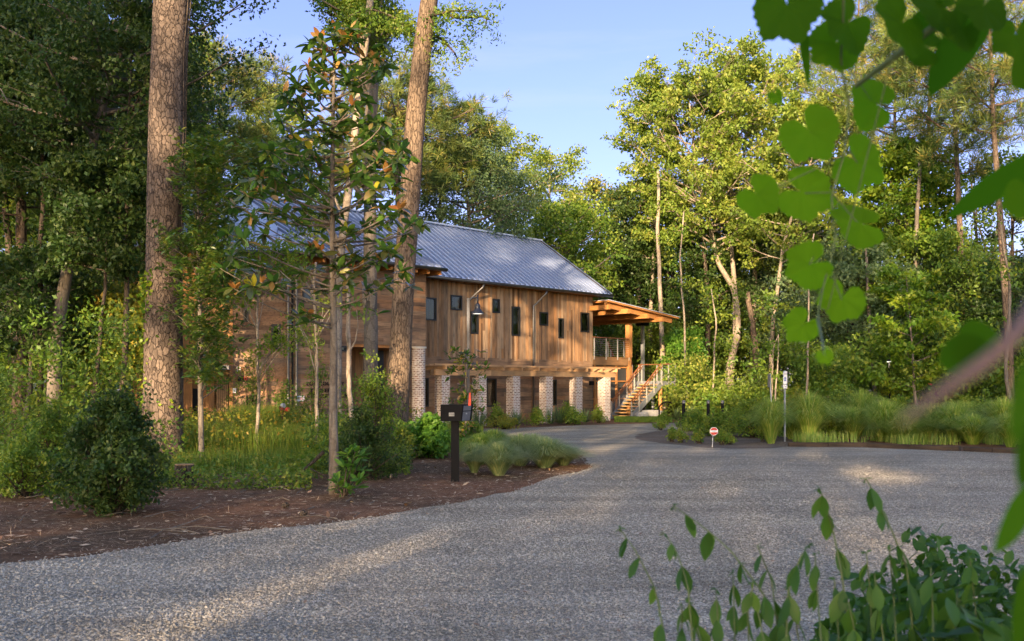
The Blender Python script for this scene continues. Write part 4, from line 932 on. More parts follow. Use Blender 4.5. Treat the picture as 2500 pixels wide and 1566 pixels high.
rock('stone_block', 'pale stone block on the lawn at the staircase foot', GY(1586, 52), (.85, .4, .42), .1, M['concrete'], 3)
rock('stone_block', 'smaller pale stone beside the larger block, nearer the stairs', GY(1567, 51), (.35, .3, .36), .4, M['concrete'], 5)
hp = GY(1624, 50); hoop = empty('bike_hoop', 'black metal hoop rack standing right of the stone blocks', 'bike rack', hp)
d = MB(); d.tube([(-.30, 0, 0), (-.30, 0, .55)] + [(-.30 + .42 - .42 * math.cos(a_), .1, .55 + .35 * math.sin(a_)) for a_ in np.linspace(.2, 2.2, 8)], .04, 8); d.build('hoop', M['black'], hoop)
for i, (px, Y_, hh) in enumerate([(1594, 55, 1.35), (1572, 52, .8)]):
    o = empty('garden_post', ['short wooden post with dark cap behind the stone block', 'low black path light by the staircase stringer'][i], 'post', GY(px, Y_))
    d = MB(); d.box((-.07, -.07, 0), (.07, .07, hh - .2)); d.build('shaft', M['galv'] if i == 0 else M['black'], o); d = MB(); d.box((-.10, -.10, hh - .2), (.10, .10, hh)); d.build('cap', M['black'], o)
# tree stump in front of the big pine
rs = np.random.RandomState(77)
gp = G(450, 1186); st_ = empty('tree_stump', 'low sawn tree stump beside the big pine', 'stump', gp)
d = MB(); d.tube([(0, 0, 0), (0, 0, .12), (0, 0, .34)], [.23, .17, .155], 14, .5, True, .14, rs); d.build('trunk', M['darkbark'], st_)
d = MB(); d.tube([(0, 0, .342), (0, 0, .352)], .15, 14, .3, True, .1, rs); d.build('cut_face', M['pergola'], st_)

# ------------------------------------------------------------------ hero trees
def path_px(pts, Y, dy=0.0):
    """world path from (px, py) points at depth Y (relative to base), first point on the ground."""
    w = [P(px, py, Y + dy * i) for i, (px, py) in enumerate(pts)]; w[0][2] = 0.0; return np.array(w)
def dense(path, n):
    p = np.asarray(path); d = np.r_[0, np.cumsum(np.linalg.norm(np.diff(p, axis=0), axis=1))]; t = np.linspace(0, d[-1], n)
    return np.stack([np.interp(t, d, p[:, k]) for k in range(3)], 1)
def displaced_trunk(name, path, rad, parent, m, sides=40, seg=140, amp=.02, seed=1, flare=.5, plates=(9., 3.)):
    rs = np.random.RandomState(seed); path = dense(path, seg); h = path[:, 2]
    r = np.interp(h, [x[0] for x in rad], [x[1] for x in rad]); V = []
    ph = rs.random(8) * 6.28
    for i in range(seg):
        fl = flare * math.exp(-h[i] / .35)
        for k in range(sides):
            a = 2 * PI * k / sides; lob = 1 + fl * (.35 + .25 * math.sin(a * 5 + ph[0]) + .15 * math.sin(a * 3 + ph[1])) + .02 * math.sin(a * 2 + h[i] * .5 + ph[2])
            rr = r[i] * lob + amp * (rs.rand() - .5); V.append(path[i] + np.array([math.cos(a) * rr, math.sin(a) * rr, 0]))
    fs = [(i * sides + k, i * sides + (k + 1) % sides, (i + 1) * sides + (k + 1) % sides, (i + 1) * sides + k) for i in range(seg - 1) for k in range(sides)]
    d = MB(); d.add(V, fs); return d.build(name, m, parent, True)
# big pine at the left
pA = G(397, 1132); YA = pA[1]
pineA = empty('pine_tree', 'massive plated pine trunk with ivy at its foot, largest trunk in view', 'tree', pA)
pa = path_px([(397, 1132), (397, 1040), (399, 880), (400, 700), (402, 500), (406, 300), (418, 0), (430, -300), (440, -900)], YA) - pA
displaced_trunk('trunk', pa, [(0, .42), (1, .415), (3, .385), (5.5, .37), (10, .355), (18, .22)], pineA, M['pinebark'], 44, 170, .016, 3, .55)
rs = np.random.RandomState(5); d = MB(); cen = []; dr = []
for i in range(16):
    h = 10.5 + i * .45; b = interp_path(pa, h); az = i * 2.4; L = 3.2 * (.7 + .5 * rs.rand()); e = b + np.array([math.cos(az) * L, math.sin(az) * L, .8])
    pp = bez(b, (b + e) / 2 + np.array([0, 0, -.2]), e, 5); d.tube(pp, np.linspace(.09, .02, 5), 5); 
    for q in pp[2:]:
        for _ in range(4): cen.append(q + rs.normal(size=3) * .4); dr.append(unit(rs.normal(size=3) + [0, 0, 1]))
d.build('branches', M['darkbark'], pineA)
V, t = needle_tufts(rs, np.array(cen), np.array(dr), 40, .28); link('crown', leaves_mesh('crown', V, t), M['needle'], pineA)
# ivy on the big pine (own thing)
iv = empty('ivy', 'small leaved ivy climbing the big pine trunk', 'ivy', pA); Cn = []
for k in range(330):
    h = rs.choice([rs.uniform(.2, 1.4), rs.uniform(1.4, 3.9), rs.uniform(3.2, 4.1)]); a = rs.uniform(-PI, -.1) if h < 1.5 else rs.normal(-PI * .80, .38); q = interp_path(pa, h); r_ = .42
    Cn.append(q + np.array([math.cos(a) * r_, math.sin(a) * r_, 0]))
V, t = leaf_quads(rs, np.array(Cn) + rs.normal(size=(len(Cn), 3)) * .02, .06 + .07 * rs.rand(len(Cn)), .8, .2, None, None, .6); link('foliage', leaves_mesh('foliage', V, t), M['leaf_maple'], iv)
d = MB()
for (a, lo_, hi_) in ((-.15, 3.5, 10.8), (.05, 5, 12), (-.3, 6, 11), (-2.9, .2, 4)):
    pp = [interp_path(pa, h) + np.array([math.cos(a + .1 * math.sin(h * 2)) * .40, math.sin(a + .1 * math.sin(h * 2)) * .40, 0]) for h in np.linspace(lo_, hi_, 24)]; d.tube(pp, .012, 5)
d.build('vine_stem', M['darkbark'], iv)

# centre pine, leaning right
pB = G(964, 1100); YB_ = pB[1]
pineB = empty('pine_tree', 'tall furrowed pine trunk leaning right before the wing wall', 'tree', pB)
pb = path_px([(962, 1100), (966, 1050), (975, 900), (984, 720), (998, 520), (1013, 300), (1030, 130), (1048, 0), (1075, -200), (1110, -600)], YB_) - pB
displaced_trunk('trunk', pb, [(0, .33), (1, .30), (3, .275), (5, .262), (9, .25), (11, .24), (15, .15)], pineB, M['furrowbark'], 40, 160, .012, 6, .5)
d = MB(); cen = []
rs = np.random.RandomState(8)
def spray(base, pts, r0, ncl, spread):
    pp = [base] + pts; d.tube(dense(np.array(pp), 8), np.linspace(r0, r0 * .25, 8), 5)
    for q in dense(np.array(pp), ncl)[2:]: cen.append(q + rs.normal(size=3) * spread)
for (hx, hy, pl_) in [(1030, 90, [(960, 40), (900, 20), (850, 40)]), (1035, 60, [(1000, 110), (985, 145)]), (1040, 80, [(1080, 95), (1110, 130), (1120, 150)]), (1040, 40, [(1090, 30), (1130, 25), (1165, 30)]), (1042, 20, [(1120, 45), (1190, 40), (1185, 60)]), (1030, 100, [(1000, 60), (960, 70)]), (1036, 50, [(1060, 90), (1050, 130)])]:
    b = P(hx, hy, YB_); spray(b - pB, [P(x, y, YB_ + rs.uniform(-1, 1)) - pB for x, y in pl_], .05, 16, .20)
d.build('branches', M['darkbark'], pineB)
V, t = cluster_leaves(rs, np.array(cen), .30, 42, .10, .8, .4, .3); link('crown', leaves_mesh('crown', V, t), M['leaf_mid'], pineB)

# slim trunks between the two pines
def slim(name, label, pts, Y, r0, r1, bark, leaf=None, crown=None, seed=1, L=.11, per=55, cr=.35, parts=(), extra=()):
    rs = np.random.RandomState(seed); b = GY(pts[0][0], Y); o = empty(name, label, 'tree', b)
    pth = dense(path_px(pts, Y) - b, 40); pth[:, :2] += np.cumsum(rs.normal(size=(40, 2)) * .006, 0)
    d = MB(); d.tube(pth, np.linspace(r0, r1, 40) * (1 + .5 * np.exp(-np.linspace(0, 12, 40))), 10, .5, True, .06, rs); cen = []
    for (ax, ay, bx, by, rr) in extra:
        a_ = P(ax, ay, Y) - b; e_ = P(bx, by, Y + rs.uniform(-1, 1)) - b; pp = bez(a_, (a_ + e_) / 2 + np.array([0, 0, -.12]), e_, 6); d.tube(pp, np.linspace(rr, rr * .3, 6), 5)
    for (cx, cy, rad, k) in (crown or []):
        base_h = zat(cy, Y) - .8; a_ = interp_path(pth, max(1., base_h)); c_ = P(cx, cy, Y) - b
        for j in range(k):
            q = c_ + unit(rs.normal(size=3)) * rs.random() ** .5 * np.array([1, 1, .8]) * rad / F * Y; cen.append(q)
            if j % 3 == 0: d.tube(bez(a_, (a_ + q) / 2 + rs.normal(size=3) * .1, q, 4), np.linspace(r1 * .8, .006, 4), 4)
    d.build('trunk', bark, o, True)
    if cen: V, t = cluster_leaves(rs, np.array(cen), cr, per, L); link('crown', leaves_mesh('crown', V, t), leaf, o)
    return o
slim('broadleaf_tree', 'tall straight tree with a splintered pale scar, left of the leaning pine', [(903, 1090), (904, 1000), (905, 800), (903, 600), (906, 400), (912, 200), (918, 0), (925, -200)], 28.0, .20, .15, M['greybark'], M['leaf_mid'],
     [(900, 20, 75, 60), (960, 60, 45, 26), (840, 40, 60, 26), (800, 10, 40, 12), (890, 170, 40, 18), (925, 120, 40, 22), (870, 100, 40, 16), (930, 330, 45, 22), (880, 430, 35, 10)], 3, extra=[(905, 60, 770, -10, .05), (915, 20, 748, 0, .03)])
slim('broadleaf_tree', 'slender pale tree leaning right behind the magnolia stem', [(820, 1085), (822, 950), (826, 760), (828, 640), (845, 500), (862, 370), (874, 250), (890, 120), (905, -20), (920, -200)], 27.0, .125, .09, M['palebark'], M['leaf_mid'],
     [(880, 60, 50, 20), (800, 480, 55, 14), (770, 540, 50, 12)], 4)
slim('broadleaf_tree', 'thin sunlit sapling stem left of the magnolia', [(774, 1100), (774, 950), (773, 860), (768, 760), (766, 690), (772, 640)], 22.0, .045, .028, M['palebark'], M['weed'],
     [(745, 830, 60, 12), (740, 780, 40, 8), (790, 740, 40, 8), (720, 640, 60, 10)], 5, .07, 34, .28, extra=[(772, 670, 735, 650, .02), (772, 668, 800, 652, .02)])
slim('broadleaf_tree', 'thin wavy sapling stem between magnolia and scarred tree', [(855, 1090), (856, 1010), (850, 965), (848, 940), (849, 850), (846, 760), (846, 700), (838, 640)], 19.0, .055, .03, M['palebark'], M['leaf_mid'], [(880, 760, 30, 5)], 6, .10, 20, .25)
slim('broadleaf_tree', 'leafy sapling hanging over the left wall between big pine and magnolia', [(628, 1095), (630, 950), (626, 800), (634, 690), (640, 610)], 22.5, .04, .02, M['palebark'], M['leaf_maple'],
     [(575, 650, 60, 16), (640, 628, 70, 22), (705, 640, 50, 14), (600, 720, 50, 12), (560, 590, 55, 12), (680, 600, 50, 10), (655, 850, 40, 8), (700, 820, 36, 7)], 9, .09, 34, .28)
sc = empty('bark_scar', 'splintered pale wood scar on the straight tree', 'bark', P(902, 735, 27.78)); 
d = MB()
for k in range(26):
    a = rs.uniform(-2.6, -.5); x = math.cos(a) * .19; y = math.sin(a) * .19; z0 = rs.uniform(-.25, .1)
    d.bar((x, y, z0), (x * 1.15, y * 1.15, z0 + rs.uniform(.15, .5)), .035, .02, rs.rand())
d.build('splinters', M['palebark'], sc)
# fallen branch
o = empty('fallen_branch', 'bare curved fallen branch leaning at the magnolia foot', 'branch', G(728, 1172)); b0_ = G(728, 1172)
d = MB(); d.tube(dense(np.array([P(x, y, 16.5) - b0_ for x, y in [(726, 1170), (740, 1148), (765, 1128), (790, 1103)]]), 9), np.linspace(.02, .035, 9), 6); d.tube([P(748, 1140, 16.5) - b0_, P(800, 1166, 16.3) - b0_], .012, 5); d.build('limb', M['darkbark'], o, True)

# magnolia
YM = 15.0; gm = GY(815, YM)
mag = empty('magnolia_tree', 'slender young magnolia with glossy leaves and rusty undersides, before the wing', 'tree', gm)
mp_ = path_px([(816, 1206), (813, 1000), (815, 830), (813, 700), (811, 500), (812, 340), (815, 200), (818, 90)], YM) - gm
d = MB(); d.tube(dense(mp_, 30), np.linspace(.072, .018, 30) * (1 + .3 * np.exp(-np.linspace(0, 14, 30))), 12, .5, True, .05, rs)
ros = """330,170 300,200 420,130 480,130 510,180 440,210 560,260 600,270 280,300 340,310 520,330 620,310 230,390 170,430 240,450 430,280 380,350 470,380 590,330 520,390 640,310 240,500 300,560 450,610 540,560 600,560 640,560 570,600 440,550 600,640 660,640 720,690 760,720 520,680 580,670 100,690 150,690 120,760 220,700 300,690 330,740 400,760 250,740 20,830 60,820 130,820 180,840 280,830 330,860 600,770 560,780 660,790 700,740 640,830 590,870 580,930 540,930 640,960 720,960 0,900 100,980 160,980 260,960 20,1000 280,1020 240,1020 560,1040 600,1030 680,1010 770,1030 820,1040 430,970 650,1150 620,1200 690,1170 730,1250 560,1190 500,1170 330,1150 300,1130 420,1230 440,1180 520,1250 570,1330 640,1320 680,1300 260,1260 150,1340 120,1300 20,1320 60,1300 280,1440 240,1450 350,240 400,170 460,170 380,420 340,420 290,380 200,480 560,470 500,480 -60,1330 -90,1080 -60,950 -120,1240 60,890 470,1060 360,980 470,1290 350,1330 200,620 340,640 690,860 740,1080 480,800 -20,1100 80,1080 200,900 520,740 620,730 -80,1180 -40,1240 380,600 160,560 420,470"""
rs = np.random.RandomState(21); LC, LA, LL, LT = [], [], [], []; NC, NA, NL = [], [], []
for i, s in enumerate(ros.split()):
    zx, zy = map(float, s.split(',')); px, py = 600 + zx / 1.89, zy / 1.89; rad_ = abs(px - 813) / F * YM
    c_ = P(px, py, YM + rs.uniform(-1, 1) * (.35 + rad_ * .8)) - gm; hb = min(max(c_[2] - .12 - rad_ * .22, 1.0), mp_[-1][2] - .1)
    a_ = interp_path(mp_, hb); pp = bez(a_, (a_ + c_) / 2 + np.array([rs.normal() * .12, rs.normal() * .12, -.16 * rs.rand() - .04]), c_, 7)
    if i % 2 == 0 or rad_ < .5: d.tube(pp, np.linspace(.020, .006, 7), 5)
    else: d.tube(pp[3:], np.linspace(.010, .006, 4), 4)
    dir_ = unit(pp[-1] - pp[-2]); off2 = rs.normal(size=3) * .16; young = (rs.rand() < (.55 if py < 160 else .16))
    for ring in range(4):
        nlf = 6 if ring == 0 else 4
        for k in range(nlf):
            az = 2 * PI * (k + .5 * ring + rs.rand() * .3) / nlf; el = rs.uniform(-1.1, -.1) if ring == 0 else rs.uniform(.2, 1.1) if ring == 1 else rs.uniform(-.5, .5)
            a = np.array([math.cos(az) * math.cos(el), math.sin(az) * math.cos(el), math.sin(el)]); a = unit(a + dir_ * .25)
            q = (c_ - dir_ * .05 * ring) if ring < 3 else pp[-2] + off2; Lf = rs.uniform(.16, .26)
            if young and ring == 1: NC.append(q); NA.append(a); NL.append(Lf * .8)
            else: LC.append(q); LA.append(a); LL.append(Lf); LT.append(rs.rand() * .72 if rs.rand() > .05 else 1.0)
def big_leaves(Cn, A, L, width, rs, curl=.12):
    Cn, A, L = np.array(Cn), unit(np.array(A)), np.array(L)[:, None]; up_ = np.array([0, 0, 1.]) + rs.normal(size=A.shape) * .35
    B = unit(np.cross(A, up_)); Nn = unit(np.cross(B, A)); w = L * width * .5
    st_ = [(0, .12, 0), (.25, .75, .0), (.55, 1.0, -.03), (.82, .62, -.10), (1.0, 0.02, -.2)]
    rows = []
    for (f, ww, dz) in st_:
        m_ = Cn + A * L * f + Nn * L * dz * curl * 4; rows.append((m_ - B * w * ww + Nn * w * .18 * ww, m_, m_ + B * w * ww + Nn * w * .18 * ww))
    V = np.stack([x for r_ in rows for x in r_], 1); nv = V.shape[1]; F_ = []
    for i in range(len(st_) - 1):
        for s_ in (0, 1): F_.append([i * 3 + s_, i * 3 + s_ + 1, (i + 1) * 3 + s_ + 1, (i + 1) * 3 + s_])
    F_ = np.array(F_); n = len(Cn); idx = (F_[None] + (np.arange(n) * nv)[:, None, None]).reshape(-1)
    return V.reshape(-1, 3), idx, len(F_)
def big_leaf_obj(name, Cn, A, L, width, m, parent, rs, tint=None, curl=.12, smooth=True):
    V, idx, nf = big_leaves(Cn, A, L, width, rs, curl); t = np.repeat(rs.random(len(Cn)) if tint is None else np.array(tint), nf)
    return link(name, mk_mesh(name, V, idx, np.arange(len(idx) // 4) * 4, t, smooth), m, parent)
d.build('trunk', M['greybark'], mag, True)
big_leaf_obj('crown', LC, LA, LL, .40, M['magnolia'], mag, rs, LT); big_leaf_obj('young_leaves', NC, NA, NL, .40, M['magnolia_new'], mag, rs)
def rosette_bush(name, label, cat, loc, cens, Lr, nl, m, wid=.32, seed=1, stems=True, el=(-.3, 1.1), group=None, stemm=None):
    rs = np.random.RandomState(seed); o = empty(name, label, cat, loc, 0, group); A, Cn, L = [], [], []; d = MB()
    for c_ in cens:
        c_ = np.array(c_)
        if stems: d.tube(bez(np.array([c_[0] * .15, c_[1] * .15, 0.]), c_ * np.array([.5, .5, .6]), c_, 4), np.linspace(.012, .005, 4), 4)
        for k in range(nl):
            az = rs.rand() * 2 * PI; e_ = rs.uniform(*el); A.append([math.cos(az) * math.cos(e_), math.sin(az) * math.cos(e_), math.sin(e_)]); Cn.append(c_ + rs.normal(size=3) * .015); L.append(rs.uniform(*Lr))
    if stems: d.build('stems', stemm or M['darkbark'], o)
    big_leaf_obj('foliage', Cn, A, L, wid, m, o, rs); return o
b_ = G(838, 1214)
cs = [P(x, y, 14.7 + rs.uniform(-.2, .2)) - b_ for x, y in [(868, 1100), (850, 1110), (878, 1125), (860, 1130), (845, 1140), (880, 1150), (862, 1155), (850, 1168), (875, 1172), (838, 1180), (826, 1190), (850, 1195), (870, 1190), (836, 1205), (860, 1145), (820, 1175), (885, 1115)]]
rosette_bush('magnolia_shoots', 'bright leafy shoots sprouting at the magnolia foot', 'shrub', b_, cs, (.13, .21), 9, M['broadshrub'], .36, 31)
# sweetbay-like tree between the big pine and the left wall
rs = np.random.RandomState(41); YS = 20.0; gs = GY(492, YS); sb_t = empty('bay_tree', 'small leaved glossy bay tree filling the gap right of the big pine', 'tree', gs)
d = MB(); sp = path_px([(492, 1110), (489, 950), (488, 800), (486, 600), (482, 400)], YS) - gs; d.tube(dense(sp, 16), np.linspace(.06, .02, 16), 8); LC, LA, LL = [], [], []
for i in range(400):
    py = rs.uniform(340, 930); wdt = 75 if py < 780 else 55; px = 515 + rs.normal() * wdt * .72; px = min(max(px, 395), 640)
    if py > 640 and px > 590: continue
    if py > 700 and px > 480 and rs.rand() < .45: continue
    c_ = P(px, py, YS + rs.uniform(-1.4, 1.4)) - gs; a_ = interp_path(sp, max(1.2, c_[2] - .4)); pp = bez(a_, (a_ + c_) / 2 + np.array([0, 0, -.08]), c_, 6)
    if i % 2 == 0: d.tube(pp, np.linspace(.014, .004, 6), 4)
    for q in (pp[-1], pp[-1] + rs.normal(size=3) * .12, pp[-2], pp[-2] + rs.normal(size=3) * .1):
        for k in range(10):
            az = rs.rand() * 2 * PI; e_ = rs.uniform(-.5, .8); LC.append(q + rs.normal(size=3) * .04); LA.append([math.cos(az) * math.cos(e_), math.sin(az) * math.cos(e_), math.sin(e_)]); LL.append(rs.uniform(.08, .15))
d.build('trunk', M['greybark'], sb_t, True); big_leaf_obj('crown', LC, LA, LL, .42, M['sweetbay'], sb_t, rs)
# young magnolia behind the mailbox
YY = 25.0; gy = GY(1137, YY); cs = []
for i in range(95):
    py = rs.uniform(852, 1075); f = (py - 850) / 225; wd = 8 + 30 * math.sin(PI * min(1, f * .9 + .12)); cs.append(P(1137 + rs.normal() * wd * .7, py, YY + rs.uniform(-.35, .35)) - gy)
ym = rosette_bush('young_magnolia', 'narrow young evergreen magnolia standing just behind the mailbox', 'tree', gy, cs, (.10, .20), 8, M['magnolia'], .34, 33, False)
d = MB(); d.tube([(0, 0, 0), (0, 0, zat(850, YY))], [.03, .01], 6); d.build('trunk', M['greybark'], ym)

# ------------------------------------------------------------------ forest trees
def rtrunk(rs, h, lean=.03, wob=.10, n=12, d0=(0, 0)):
    z = np.linspace(0, h, n); x = np.cumsum(rs.normal(size=n)) * wob * .35 + z * lean * rs.normal() + d0[0] * z; y = np.cumsum(rs.normal(size=n)) * wob * .35 + z * lean * rs.normal() + d0[1] * z
    x -= x[0]; y -= y[0]; return np.stack([x, y, z], 1)
def broadleaf(seed, h, rad, zc, leafm, bark, label, loc, L=.20, per=46, nl=30, sub=5, prof='oval', r0=.26, flat=.75, cr=.75, rise=.45, path=None, name='broadleaf_tree', cat='tree', group=None, extra_paths=(), rz=0, sc=1, tintvar=.35, subl=.45):
    rs = np.random.RandomState(seed); d = MB(); pth = rtrunk(rs, h * .93) if path is None else np.asarray(path)
    cen, dr = grow(rs, d, pth, r0, r0 * .14, zc, h, rad, nl, sub, rise, prof, subl)
    for (pe, r_, fr) in extra_paths:
        c2_, d2_ = grow(rs, d, np.asarray(pe), r_, r_ * .2, pe[-1][2] * fr, min(h, pe[-1][2] + rad * .5), rad * .75, int(nl * .6), sub, rise, prof, subl); cen = np.vstack([cen, c2_])
    V, t = cluster_leaves(rs, cen, cr * (.6 + .7 * rs.random(len(cen))), per, L, flat, .55, .5, .2, tintvar)
    return finish_tree(name, label, cat, d, V, t, M[bark], M[leafm], loc, group, rz, sc)
def pine(seed, h, rad, zc, label, loc, r0=.26, nl=26, per=46, L=.42, bark='pinebark', prof='flat', sub=6, path=None, group=None, rise=.25, w=.085, extra=0):
    rs = np.random.RandomState(seed); d = MB(); pth = rtrunk(rs, h * .97, .01, .06) if path is None else np.asarray(path)
    cen, dr = grow(rs, d, pth, r0, r0 * .22, zc, h, rad, nl, sub, rise, prof, .40)
    k = 3; c2_ = np.repeat(cen, k, 0) + rs.normal(size=(len(cen) * k, 3)) * np.array([.45, .45, .28]); d2_ = np.repeat(dr, k, 0)
    V, t = needle_tufts(rs, c2_, d2_, per, L, w); return finish_tree('pine_tree', label, 'tree', d, V, t, M[bark], M['needle'], loc, group)
def place(px, Y): return GY(px, Y)
def hz(py, Y): return zat(py, Y)

# behind the building, left to right
pine(101, hz(75, 52), 4.2, hz(370, 52), 'bushy pine with dense rounded crown behind the left end of the roof', place(492, 52), .20, 26, 34, .42, prof='oval', sub=7)
broadleaf(102, hz(150, 62), 2.6, hz(560, 62), 'leaf_lit', 'greybark', 'light green tree between the left bushy pine and the magnolia top', place(665, 62), nl=26)
broadleaf(103, hz(330, 56), 3.2, hz(600, 56), 'leaf_mid', 'greybark', 'mid green tree low behind the roof under the bushy pine', place(590, 56), nl=22)
broadleaf(104, hz(300, 60), 3.4, hz(600, 60), 'leaf_blue', 'greybark', 'grey green tree behind the roof ridge seen through the magnolia', place(760, 60), nl=24)
pine(105, hz(135, 50), 3.6, hz(440, 50), 'sunlit bushy pine behind the leaning trunk, right of the magnolia', place(968, 50), .2, 24, 34, .40, prof='oval', sub=6)
pine(106, hz(215, 53), 3.0, hz(430, 53), 'lower spreading pine right of the leaning trunk', place(1068, 53), .17, 20, 32, .40, prof='oval', sub=6)
broadleaf(107, hz(310, 54), 3.6, hz(640, 54), 'leaf_blue', 'greybark', 'feathery grey green tree above the middle of the roof', place(1172, 54), nl=34, per=60, L=.15, sub=6)
broadleaf(108, hz(262, 66), 3.0, hz(560, 66), 'leaf_lit', 'palebark', 'sunlit yellow green tree peeping over the grey green one', place(1222, 66), nl=26)
broadleaf(109, hz(330, 64), 2.9, hz(700, 64), 'leaf_lit', 'palebark', 'sunlit tree above the right end of the ridge', place(1325, 64), nl=28)
broadleaf(110, hz(470, 58), 3.0, hz(760, 58), 'leaf_mid', 'greybark', 'mid green tree filling behind the roof gable', place(1385, 58), nl=28)
broadleaf(111, hz(415, 70), 3.4, hz(760, 70), 'leaf_yellow', 'palebark', 'bright yellow green tree in the dip of the skyline', place(1478, 70), nl=34, cr=.7)
broadleaf(112, hz(400, 62), 2.6, hz(800, 62), 'leaf_dark', 'darkbark', 'dark narrow tree right of the skyline dip', place(1560, 62), nl=30, prof='oval')
# tall pale trees with many stems on the right (tall sunlit)
Y0 = 60.0; g0 = GY(1800, Y0)
m1 = dense(path_px([(1775, 1000), (1779, 900), (1802, 820), (1800, 740), (1788, 700), (1752, 640), (1726, 520), (1700, 430), (1692, 330), (1682, 240)], Y0) - g0, 26)
m2 = dense(path_px([(1782, 1000), (1785, 900), (1797, 820), (1794, 700), (1782, 560), (1789, 400), (1800, 310), (1820, 200), (1812, 110)], Y0, .12) - g0, 26)
rsx = np.random.RandomState(7)
big = broadleaf(120, hz(45, Y0), 4.4, hz(600, Y0), 'leaf_lit', 'palebark', 'tallest pale trunked tree with sunlit spreading crown right of the gap', g0, .22, 26, 70, 8, 'oval', .25, .75, .42, .6, m1 - (m1[0] * [1, 1, 0]) * 0, extra_paths=[(m2, .21, .5)])
m3 = dense(path_px([(1835, 1005), (1840, 800), (1846, 560), (1850, 300), (1870, 160)], 64.) - GY(1835, 64.), 18)
broadleaf(121, hz(90, 64), 4.4, hz(600, 64), 'leaf_lit', 'palebark', 'second tall sunlit tree just behind the tallest one', GY(1835, 64.), .22, 28, 46, 7, 'oval', .24, .75, .45, .5, m3)
m4 = dense(path_px([(1879, 1000), (1886, 800), (1912, 600), (1942, 500), (1985, 380), (2010, 250)], 57.) - GY(1879, 57.), 18)
broadleaf(122, hz(180, 57), 3.6, hz(620, 57), 'leaf_lit', 'palebark', 'leaning slim pale tree behind the parking sign', GY(1879, 57.), .22, 34, 38, 6, 'oval', .16, .75, .48, .45, m4)
broadleaf(123, hz(165, 61), 2.3, hz(620, 61), 'leaf_lit', 'palebark', 'ragged sunlit tree at the left shoulder of the tall group', GY(1578, 61), .22, 34, 34, 5, 'oval', .16, .75, .45, .35)
# under and beside them
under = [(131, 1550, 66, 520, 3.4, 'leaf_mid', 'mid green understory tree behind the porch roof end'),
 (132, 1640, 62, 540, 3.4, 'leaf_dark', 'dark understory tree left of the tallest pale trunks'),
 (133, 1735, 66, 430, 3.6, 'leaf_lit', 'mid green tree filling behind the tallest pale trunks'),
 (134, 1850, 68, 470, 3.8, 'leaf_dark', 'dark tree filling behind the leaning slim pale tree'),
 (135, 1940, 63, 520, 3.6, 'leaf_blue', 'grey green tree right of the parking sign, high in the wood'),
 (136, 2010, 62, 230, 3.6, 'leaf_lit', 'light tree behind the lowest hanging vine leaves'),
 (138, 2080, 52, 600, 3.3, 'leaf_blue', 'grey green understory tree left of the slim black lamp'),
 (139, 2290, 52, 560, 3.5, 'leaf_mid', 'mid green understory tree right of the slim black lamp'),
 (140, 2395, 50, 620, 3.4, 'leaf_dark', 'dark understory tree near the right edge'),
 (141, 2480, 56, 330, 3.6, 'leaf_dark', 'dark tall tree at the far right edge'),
 (142, 1672, 57, 800, 1.5, 'broad', 'glossy bright bush tree right of the staircase landing')]
for (sd, px, Y, top, rad, lf, lb) in under:
    if lf == 'broad': broadleaf(sd, hz(top, Y), rad, .8, 'broadshrub', 'greybark', lb, place(px, Y), .18, 46, 20, 5, 'oval', .07, .8, .45); continue
    broadleaf(sd, hz(top, Y), rad, 2.2, lf, 'darkbark', lb, place(px, Y), .20, 46, 40, 5, 'oval', .17, .6, .75)
mp1 = broadleaf(137, hz(305, 55), 2.9, hz(620, 55), 'leaf_maple', 'greybark', 'bright green maple below the hanging vine leaves', place(2205, 55), .26, 46, 34, 5, 'oval', .18, .45, .7)
broadleaf(143, hz(640, 45), 2.0, hz(960, 45), 'leaf_maple', 'greybark', 'small sunny maple under the big right hand pine trunk', place(2240, 45), .22, 40, 18, 4, 'oval', .08, .4, .5)
# right hand pines with sparse broken crowns
for (sd, pts, Y, zc, r0, rad, top, lb) in [
    (151, [(2200, 1010), (2198, 850), (2196, 640), (2190, 460), (2184, 330), (2186, 220), (2200, 60)], 55., 330, .20, 3.4, 60, 'ivy clad pine trunk above the bright maple'),
    (152, [(2352, 1010), (2350, 800), (2344, 560), (2335, 380), (2330, 200), (2340, -20), (2340, -150)], 50., 380, .21, 3.0, -150, 'pine with long bare trunk, second from the right edge'),
    (153, [(2470, 1000), (2461, 800), (2447, 600), (2436, 450), (2425, 296), (2420, 150), (2414, 0), (2410, -160)], 44., 300, .20, 2.6, -170, 'pale barked pine nearest the right edge'),
    (154, [(2085, 1005), (2085, 700), (2088, 400), (2090, 180), (2100, -60)], 66., 260, .22, 3.6, -60, 'distant pine behind the hanging vine leaves'),
    (155, [(2270, 1005), (2262, 600), (2268, 300), (2275, 40), (2280, -150)], 62., 200, .22, 3.6, -150, 'distant pine between the maple and the bare trunked pine')]:
    g_ = GY(pts[0][0], Y); pth = dense(path_px(pts, Y) - g_, 22); pine(sd, hz(top, Y), rad, hz(zc, Y), lb, g_, r0, 24, 26, .46, 'furrowbark', 'flat', 5, pth, None, .35, .075)
